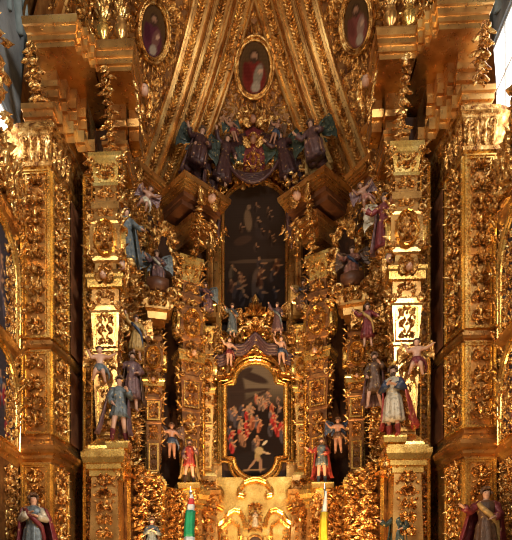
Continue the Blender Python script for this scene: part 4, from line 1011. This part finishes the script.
# crest between the two paintings
x, z = XZ(255, 366, 21.3); t = Thing('carved_crest', 'bright gold crest of scrolls and shells above the lower painting', 'carving', (x, 21.5, z - .35))
mb = MB(); out = [(-1.55, 0), (-.95, .1), (-.75, .55), (-.4, .85), (0, .98), (.4, .85), (.75, .55), (.95, .1), (1.55, 0), (1.6, 1.1), (1.15, 1.6), (.7, 1.7), (.45, 2.2), (0, 2.65), (-.45, 2.2), (-.7, 1.7), (-1.15, 1.6), (-1.6, 1.1)]
P = np.array(out); mb.loft([np.stack([P[:, 0], np.full(len(P), yy), P[:, 1]], 1) for yy in (.3, 0)]); t.part('backing', mb, 'gold_smooth')
mb = MB(); mb.frame(out, [(-.1, 0), (-.08, .1), (-.02, .14), (.03, .1), (.05, 0)], np.zeros(3), *AX)
for sx in (-1, 1):
    for (u, v, q, a) in ((.35, 1.5, .85, 0), (.95, 1.25, .8, PI), (1.35, .7, .8, 0), (.5, 2.05, .5, PI), (1.25, 1.5, .5, 0), (.75, .9, .45, PI)):
        put(mb, plane((0, -.08, 0)), SCROLL, sx * u, v, a, q, None, q, flip=sx)
    for i in range(55):
        u = rng.uniform(.05, 1.55); v = rng.uniform(.9, 2.2) if u < .7 else rng.uniform(.15, 1.5); put(mb, plane((0, -.05, 0)), LEAF[i % 3], sx * u, v, sx * rng.uniform(0, 6.28), rng.uniform(.25, .42), None, .5)
put(mb, plane((0, -.2, 0)), SHELL, 0, 2.2, 0, .9); put(mb, plane((0, -.2, 0)), SHELL, 0, 1.5, 0, .7); put(mb, plane((0, -.25, 0)), CHERUB, 0, 1.85, 0, .6); put(mb, plane((0, -.15, 0)), LEAF[0], 0, 2.5, 0, .5)
t.part('carved_foliage', mb, 'gold_carved')
mb = MB()                                                          # dark swag under the crest
for kf in range(4):
    mb.tube([(s_ * 1.55, -.22 - .05 * kf, .38 + .75 * (1 - abs(s_)) ** 1.3 + .08 * kf + .09 * math.cos(s_ * 12)) for s_ in np.linspace(-1, 1, 25)], .075, 7)
t.part('valance', mb, 'cloth_purple', smooth=True, label='dark red-brown valance')

# panel below the lower painting, with a scrolled pediment and a little niche
x, z = XZ(255, 540, 21.4); t = Thing('scroll_pediment', 'gold curling double-arched pediment with a small niche, below the lower painting', 'pediment', (x, 21.6, z - .8))
mb = MB(); mb.box(-1.75, 1.75, .05, .35, -2.6, 3.2, .02); t.part('back_panel', mb, 'gold_pale')
mb = MB()
def ribbon(pts, r): mb.tube([(u, -.08, v) for u, v in pts], r * 1.4, 8); mb.tube([(u * .97, -.18, v + .07) for u, v in pts], r * .6, 8)
for sx in (-1, 1):
    ribbon([(sx * 1.7, 1.0), (sx * 1.45, 1.02), (sx * 1.42, 1.35), (sx * 1.2, 1.5), (sx * 1.05, 1.75), (sx * .8, 1.92), (sx * .55, 1.85), (sx * .42, 1.6), (sx * .36, 1.3)], .06)
    ribbon([(sx * .62, 2.45), (sx * .6, 2.7), (sx * .42, 2.92), (sx * .2, 3.02), (0, 3.05)], .06)
    ribbon([(sx * .62, 2.45), (sx * .45, 2.42), (sx * .4, 2.55)], .05)
    ribbon([(sx * 1.35, .05), (sx * 1.35, .55), (sx * .75, .55), (sx * .75, .05)], .04); ribbon([(sx * 1.35, .7), (sx * 1.3, 1.2), (sx * .9, 1.55), (sx * .6, 1.3), (sx * .6, .7)], .035)
    put(mb, plane((0, -.05, 0)), SCROLL, sx * 1.45, 2.5, 0, .9, None, .6, flip=sx)
    ribbon([(sx * 1.72, 3.1), (sx * 1.5, 2.9), (sx * 1.62, 2.5), (sx * 1.5, 2.1), (sx * 1.2, 1.95)], .05)
    mb.rect([(-.2, .07, .07), (0, .07, .07), (.05, .05, .05), (.9, .045, .045), (.95, .075, .075), (1.1, .08, .08)], sx * .36, -.2); mb.rect([(-.2, .07, .07), (0, .07, .07), (.05, .05, .05), (.8, .045, .045), (.95, .075, .075)], sx * .56, -.12)
t.part('scroll_moulding', mb, 'gold_pale', smooth=False)
mb = MB(); mb.frame(arch_pts(.25, .85), fscale(FR, .35), np.array([0, -.06, .1]), *AX)
carve(mb, plane((0, -.1, 1.1)), .6, 1.1, .3, 66, 1.0, .8); carve(mb, plane((0, -.15, -.35)), .9, .5, .25, 67, 1.2, 1.0)
for sx in (-1, 1): carve(mb, plane((sx * 1.15, -.02, .75)), .3, .5, .22, 68, .6, .3)
t.part('carved_foliage', mb, 'gold_carved')
mb = MB(); P = np.array(arch_pts(.25, .85)); mb.loft([np.stack([P[:, 0], np.full(len(P), yy), P[:, 1] + .1], 1) for yy in (.05, .0)]); t.part('niche_shade_plate', mb, 'dark_wood')  # flat dark plate standing in for the niche's shaded depth
t = Thing('central_ledge', 'gold moulded ledge at the foot of the central bay', 'ledge', (0, 21.4, 1.9))
mb = MB(); mb.cornice(-1.4, 1.4, .4, [(-3.55, .1, 0), (-.5, .1, 0), (-.4, 0, 0), (-.2, -.1, 0), (0, -.2, 0), (.15, -.2, 0)]); t.part('moulding', mb, 'gold_smooth')

# ---- rings held above the kings
for (px, py, sd) in ((187, 425, 'left'), (322, 427, 'right')):
    x, z = XZ(px, py, 19.3); t = Thing('gilded_ring', 'gold wreath ring above the head of the %s crowned king' % sd, 'ring', (x, 19.3, z))
    mb = MB(); mb.tube([(.19 * math.cos(2 * PI * i / 24), 0, .19 * math.sin(2 * PI * i / 24)) for i in range(25)], .05, 8); t.part('wreath', mb, 'gold_carved')
    mb = MB()
    for i in range(12): a = 2 * PI * i / 12; mb.stamp(SMALL, np.array([.2 * math.cos(a), -.03, .2 * math.sin(a)]), np.array([math.sin(a), 0, -math.cos(a)]), np.array([math.cos(a), 0, math.sin(a)]), AX[2], .1)
    t.part('leaves', mb, 'gold_pale')

# ---- brackets under statues
def bracket(label, px, y_top, D, w, face=0.0):
    x, z = XZ(px, y_top, D); t = Thing('statue_bracket', label, 'bracket', (x, D, z), face)
    mb = MB(); mb.rect([(-1.0, w * .3, w * .3), (-.6, w * .45, w * .4), (-.5, w * .75, w * .6), (-.36, w * .75, w * .6), (-.33, w * .6, w * .5), (-.22, w * .6, w * .5), (-.18, w * .95, w * .8), (-.05, w, w * .85), (0, w, w * .85)]); t.part('block', mb, 'gold_pale')
    mb = MB()
    for sx in (-1, 1): put(mb, plane((0, -w * .6, 0)), SCROLL, sx * w * .6, -.5, PI, w * 1.1, flip=sx)
    for i in range(12): put(mb, plane((0, -w * .45, 0)), LEAF[i % 3], rng.uniform(-w, w) * .7, -.4 - rng.random() * .5, rng.uniform(2.2, 4.1), w * .9)
    t.part('carved_foliage', mb, 'gold_carved'); return t
bracket('pale gold stepped bracket carrying the left statue in the slate tunic', 118, 442, 15.3, .30)
bracket('pale gold stepped bracket carrying the right king in red and white', 391, 440, 15.3, .30)
bracket('rounded gold bracket under the left king in a red skirt, above the flag', 189, 484, 19.2, .36)
bracket('rounded gold bracket under the right king with the red cape, above the yellow flag', 321, 485, 19.2, .36)

# ================================================================== FIGURES
KG = dict(hem=.40, beard=True, crown='gold_pale')
figure('saint_statue', 'large statue of a woman in dark red cloak, hands at her chest, bottom left', 'statue', (-5.36, 13.85, 1.18), 1.88, 'pray', .25, robe_c='cloth_slate', cloak_c='cloth_crimson', sleeve_c='cloth_white', sash='cloth_crimson', long_hair=True, spread=1.35, swing=.1)
figure('saint_statue', 'large statue of a man in red cloak over brown tunic, arm out, bottom right', 'statue', (5.44, 13.85, 1.18), 1.92, 'point', -.15, robe_c='cloth_brown', cloak_c='cloth_crimson', sleeve_c='cloth_crimson', sash='cloth_gold', spread=1.35, swing=-.1)
figure('standing_statue', 'statue in short slate tunic and mauve cloak with bare legs, on the left bracket', 'statue', place(118, 441, 15.25), 1.75, 'stride', .35, robe_c='cloth_slate', hem=.36, cloak_c='cloth_mauve', boots='cloth_crimson', spread=1.15, swing=-.12)
figure('king_statue', 'statue of a king in white robe with red and blue cloak, on the right bracket', 'statue', place(391, 440, 15.25), 1.86, 'pray', -.45, robe_c='cloth_white', hem=.22, cloak_c='cloth_red', sleeve_c='cloth_blue', boots='cloth_red', beard=True, crown='gold_pale', spread=1.1, swing=.12)
figure('standing_statue', 'dark brown robed statue with one arm down, behind the king on the right bracket', 'statue', place(373, 412, 16.0), 1.55, 'stride', -.3, robe_c='cloth_brown', hem=.3, cloak_c='cloth_mauve', beard=True)
figure('standing_statue', 'dark reddish robed statue leaning out behind the one in the slate tunic', 'statue', place(131, 410, 16.0), 1.65, 'point', .4, robe_c='cloth_mauve', hem=.2, cloak_c='cloth_brown', beard=True)
figure('putto_statue', 'pale bare winged putto with arm stretched right, on the left broad pilaster', 'statue', place(98, 388, 14.95), 1.12, 'fly', .2, True, sash='cloth_slate', wings='gold_carved')
figure('putto_statue', 'bare winged putto with arms stretched out, on the right broad pilaster', 'statue', place(414, 387, 14.95), 1.12, 'fly', -.2, True, sash='cloth_crimson', wings='gold_carved')
figure('king_statue', 'crowned bearded king statue with red skirt under the gold ring, left of centre', 'statue', place(189, 484, 19.15), 1.5, 'stride', .25, robe_c='cloth_red', sleeve_c='cloth_mauve', cloak_c='cloth_gold', boots='cloth_brown', **KG)
figure('king_statue', 'crowned bearded king statue with grey tunic and red cape, right of centre', 'statue', place(321, 485, 19.15), 1.52, 'point', -.25, robe_c='cloth_slate', sleeve_c='cloth_red', cloak_c='cloth_red', boots='cloth_slate', **KG)
figure('flying_cherub', 'dark small cherub hovering left of the gold ring', 'statue', place(171, 458, 19.0), 1.15, 'open', .3, True, sash='cloth_blue', wings='cloth_brown')
figure('flying_cherub', 'dark small cherub hovering right of the gold ring', 'statue', place(337, 455, 19.0), 1.15, 'open', -.3, True, sash='cloth_brown', wings='cloth_blue')
figure('angel_statue', 'small gold-winged angel on the left of the crest, below the dark painting', 'statue', place(232, 337, 20.9), 1.2, 'point', .5, robe_c='cloth_slate', hem=.15, wings='gold_carved', sash='cloth_brown')
figure('angel_statue', 'small gold-winged angel on the right of the crest, below the dark painting', 'statue', place(277, 337, 20.9), 1.2, 'raise', -.5, robe_c='cloth_mauve', hem=.15, wings='gold_carved', sash='cloth_slate')
figure('angel_statue', 'seated angel in mauve beside the slender column left of the dark painting', 'statue', place(205, 320, 20.5), 1.35, 'sit', .4, robe_c='cloth_mauve', wings='cloth_slate', sash='cloth_pink')
figure('angel_statue', 'seated angel with a white-gold wing beside the slender column right of the dark painting', 'statue', place(303, 320, 20.5), 1.35, 'sit', -.4, robe_c='cloth_brown', wings='cloth_gold', sash='cloth_blue')
figure('angel_statue', 'purple-robed angel with slate green wings atop the inner left cornice', 'statue', place(191, 178, 20.2), 2.0, 'sit', .4, tilt=.22, rock=.3, robe_c='cloth_purple', wings='cloth_teal', cloak_c='cloth_mauve')
figure('angel_statue', 'pale-robed angel with green wings atop the inner right cornice', 'statue', place(319, 176, 20.2), 2.0, 'sit', -.4, tilt=-.18, rock=.3, robe_c='cloth_mauve', wings='cloth_green', cloak_c='cloth_gold')
figure('angel_statue', 'dark angel holding back the curtain left of the cartouche', 'statue', place(220, 184, 21.0), 1.85, 'raise', .2, tilt=.16, robe_c='cloth_purple', wings='cloth_teal', hem=.1)
figure('angel_statue', 'dark angel holding back the curtain right of the cartouche', 'statue', place(289, 182, 21.0), 1.85, 'open', -.2, tilt=-.2, robe_c='cloth_purple', wings='cloth_green', hem=.1)
figure('flying_cherub', 'little dark cherub at the upper left shoulder of the cartouche', 'statue', place(236, 142, 20.9), .85, 'raise', .2, True, tilt=-.3, sash='cloth_crimson', wings='cloth_teal')
figure('flying_cherub', 'little dark cherub at the upper right shoulder of the cartouche', 'statue', place(271, 145, 20.9), .85, 'open', -.2, True, tilt=.35, sash='cloth_blue', wings='cloth_brown')
figure('saint_statue', 'blue-grey draped figure high in the left bay with windblown cloak', 'statue', place(125, 262, 15.7), 1.55, 'open', .5, robe_c='cloth_slate', cloak_c='cloth_slate', hem=.1, rock=.06, spread=1.2)
figure('saint_statue', 'pink and brown draped figure with a pale wing high in the right bay', 'statue', place(383, 258, 15.7), 1.6, 'point', -.5, robe_c='cloth_crimson', cloak_c='cloth_mauve', hem=.1, rock=.06, wings='cloth_white')
figure('flying_cherub', 'rosy cherub above the pink and brown figure in the right bay', 'statue', place(371, 216, 15.9), .9, 'fly', -.3, True, tilt=-.4, sash='cloth_pink', wings='cloth_mauve')
figure('flying_cherub', 'grey winged cherub above the blue-grey figure in the left bay', 'statue', place(138, 212, 16.0), .9, 'fly', .3, True, tilt=.4, sash='cloth_white', wings='cloth_mauve')
figure('angel_statue', 'grey and mauve angel perched on the left heavy bracket', 'statue', place(156, 292, 17.9), 1.35, 'sit', .3, robe_c='cloth_mauve', sash='cloth_white', wings='cloth_slate')
figure('angel_statue', 'rose and brown angel perched on the right heavy bracket', 'statue', place(351, 294, 17.9), 1.35, 'sit', -.3, robe_c='cloth_pink', sash='cloth_blue', wings='cloth_brown')
figure('putto_statue', 'rosy putto leaning on the left end of the crest above the lower painting', 'statue', place(229, 366, 20.9), 1.0, 'open', .4, True, sash='cloth_crimson')
figure('putto_statue', 'rosy putto leaning on the right end of the crest above the lower painting', 'statue', place(281, 366, 20.9), 1.0, 'raise', -.4, True, sash='cloth_blue')
figure('angel_statue', 'orange-lit angel with dark sash among foliage in the left bay, beside the slim pilaster', 'statue', place(135, 358, 16.2), 1.25, 'raise', .3, robe_c='cloth_gold', hem=.2, sash='cloth_blue', wings='gold_carved')
figure('angel_statue', 'small reddish angel among foliage in the right bay, beside the slim pilaster', 'statue', place(366, 350, 16.2), 1.2, 'open', -.3, robe_c='cloth_crimson', hem=.2, sash='cloth_gold', wings='gold_carved')
figure('saint_statue', 'small dark figure with pale face at the very bottom, left of the green flag', 'statue', place(151, 565, 16.4), 1.35, 'pray', .3, robe_c='cloth_slate', cloak_c='cloth_brown')
figure('saint_statue', 'teal draped figure at the very bottom, right of the yellow flag', 'statue', place(396, 566, 15.2), 1.5, 'point', -.3, robe_c='cloth_teal', cloak_c='cloth_teal')
figure('niche_figure', 'tiny pale figure in the small niche at the bottom centre', 'statue', place(255, 528, 21.2), .62, 'pray', 0, robe_c='cloth_white', cloak_c='cloth_gold', halo=True)

# ================================================================== FLAGS on poles in the foreground
def flag(label, px, top, D, cols, lean):
    x, z = XZ(px, top, D); t = Thing('furled_flag', label, 'flag', (x + .05 * lean, D, -1.65))
    mb = MB(); H = z + 1.65; mb.tube([(0, 0, 0), (-.02 * lean, 0, H * .5), (-.05 * lean, 0, H)], [.02, .018, .015], 8); mb.lathe([(0, .22), (.04, .22), (.08, .06), (.2, .03)], 16); po = t.part('pole', mb, 'silver_metal')
    mb = MB(); mb.lathe([(H - .02, .02), (H + .03, .035), (H + .08, .02), (H + .16, .004)], 8, (-.05 * lean, 0)); t.part('finial', mb, 'silver_metal', po)
    for (z0, z1, r0, r1, m_, nm) in cols:
        mb = MB(); rr = []
        for i in range(9):
            u = i / 8; zz = H - (z0 + (z1 - z0) * u); r = r0 + (r1 - r0) * u
            rr.append(folds_ring(zz, -.045 * lean + .03 * math.sin(zz * 3), -.03, r, r * .8, 22, 5, .2, zz * 1.2))
        mb.loft(rr); t.part(nm, mb, m_, smooth=True)
flag('furled green, white and red flag on a pole before the left of centre', 190, 493, 13.2, [(.03, .12, .02, .05, 'flag_white', 'white_fold'), (.12, .26, .05, .07, 'flag_red', 'red_fold'), (.26, .46, .07, .08, 'flag_white', 'lower_white_fold'), (.40, 1.0, .10, .11, 'flag_green', 'green_fold'), (1.0, 2.2, .11, .14, 'flag_white', 'bottom_fold')], 1)
flag('furled yellow and white flag on a pole before the right of centre', 324, 491, 13.2, [(.03, .55, .02, .06, 'flag_white', 'white_fold'), (.5, 2.2, .065, .16, 'flag_yellow', 'yellow_fold')], -1)

# ================================================================== LIGHT
w = bpy.data.worlds.new('World'); sc.world = w; w.use_nodes = True
wn = w.node_tree; bgn = wn.nodes['Background']                       # dim nave tone, with random bright patches added for the gold to reflect
tc = wn.nodes.new('ShaderNodeTexCoord'); nz = wn.nodes.new('ShaderNodeTexNoise'); nz.inputs['Scale'].default_value = 3.2; nz.inputs['Detail'].default_value = 1.0
wn.links.new(tc.outputs['Generated'], nz.inputs['Vector'])
rp = mix_ramp(wn, nz.outputs['Fac'], [(.42, (.10, .065, .035)), (.56, (.34, .26, .17)), (.66, (1.5, 1.3, 1.0))]); wn.links.new(rp.outputs[0], bgn.inputs[0]); bgn.inputs[1].default_value = .9
def area(name, loc, to, size, power, col, sy=None, spread=PI):
    l = bpy.data.lights.new(name, 'AREA'); l.energy = power; l.color = col; l.size = size; l.spread = spread
    if sy: l.shape = 'RECTANGLE'; l.size_y = sy
    o = bpy.data.objects.new(name, l); COL.objects.link(o); o.location = loc
    o.rotation_euler = (Vector(to) - Vector(loc)).to_track_quat('-Z', 'Y').to_euler(); return o
def spot(name, loc, to, power, col, ang=60, r=.12):
    l = bpy.data.lights.new(name, 'SPOT'); l.energy = power; l.color = col; l.spot_size = math.radians(ang); l.spot_blend = .6; l.shadow_soft_size = r
    o = bpy.data.objects.new(name, l); COL.objects.link(o); o.location = loc
    o.rotation_euler = (Vector(to) - Vector(loc)).to_track_quat('-Z', 'Y').to_euler(); return o
ORG = (1.0, .60, .26)
spot('altar_spotlight', (-2.2, 13.5, -.6), (-.6, 21.5, 6.0), 3300, ORG, 62)
spot('altar_spotlight', (2.2, 13.5, -.6), (.6, 21.5, 6.0), 3300, ORG, 62)
spot('altar_spotlight', (-1.5, 11.5, -.8), (-3.9, 16.5, 6.5), 1000, ORG, 70)
spot('altar_spotlight', (1.5, 11.5, -.8), (3.9, 16.5, 6.5), 1500, ORG, 70)
spot('vault_spotlight', (0, 15.5, 1.0), (0, 21, 19), 1800, (1, .68, .32), 40)
area('nave_daylight', (7.5, 2.5, 13), (-4.5, 15.5, 9), 3.0, 3000, (1.0, .96, .88), 3.0)
area('nave_daylight', (-7.5, 2.5, 13), (4.5, 15.5, 9), 3.0, 1700, (1.0, .9, .76), 3.0)

# ================================================================== CAMERA
cam = bpy.data.cameras.new('camera'); co = bpy.data.objects.new('camera', cam); COL.objects.link(co); sc.camera = co
cam.sensor_width = 36; cam.lens = F / 540 * 36; cam.shift_y = (620 - 270) / 540; cam.shift_x = .052
co.location = (0, 0, 0); co.rotation_euler = (PI / 2, 0, math.radians(2.6)); cam.clip_end = 200
vs = sc.view_settings; vs.view_transform = 'Standard'; vs.look = 'None'; vs.exposure = 0.12; vs.gamma = 1.0; vs.use_curve_mapping = False
sc.cycles.use_denoising = True; sc.cycles.max_bounces = 6
sc.cycles.filter_width = 1.0
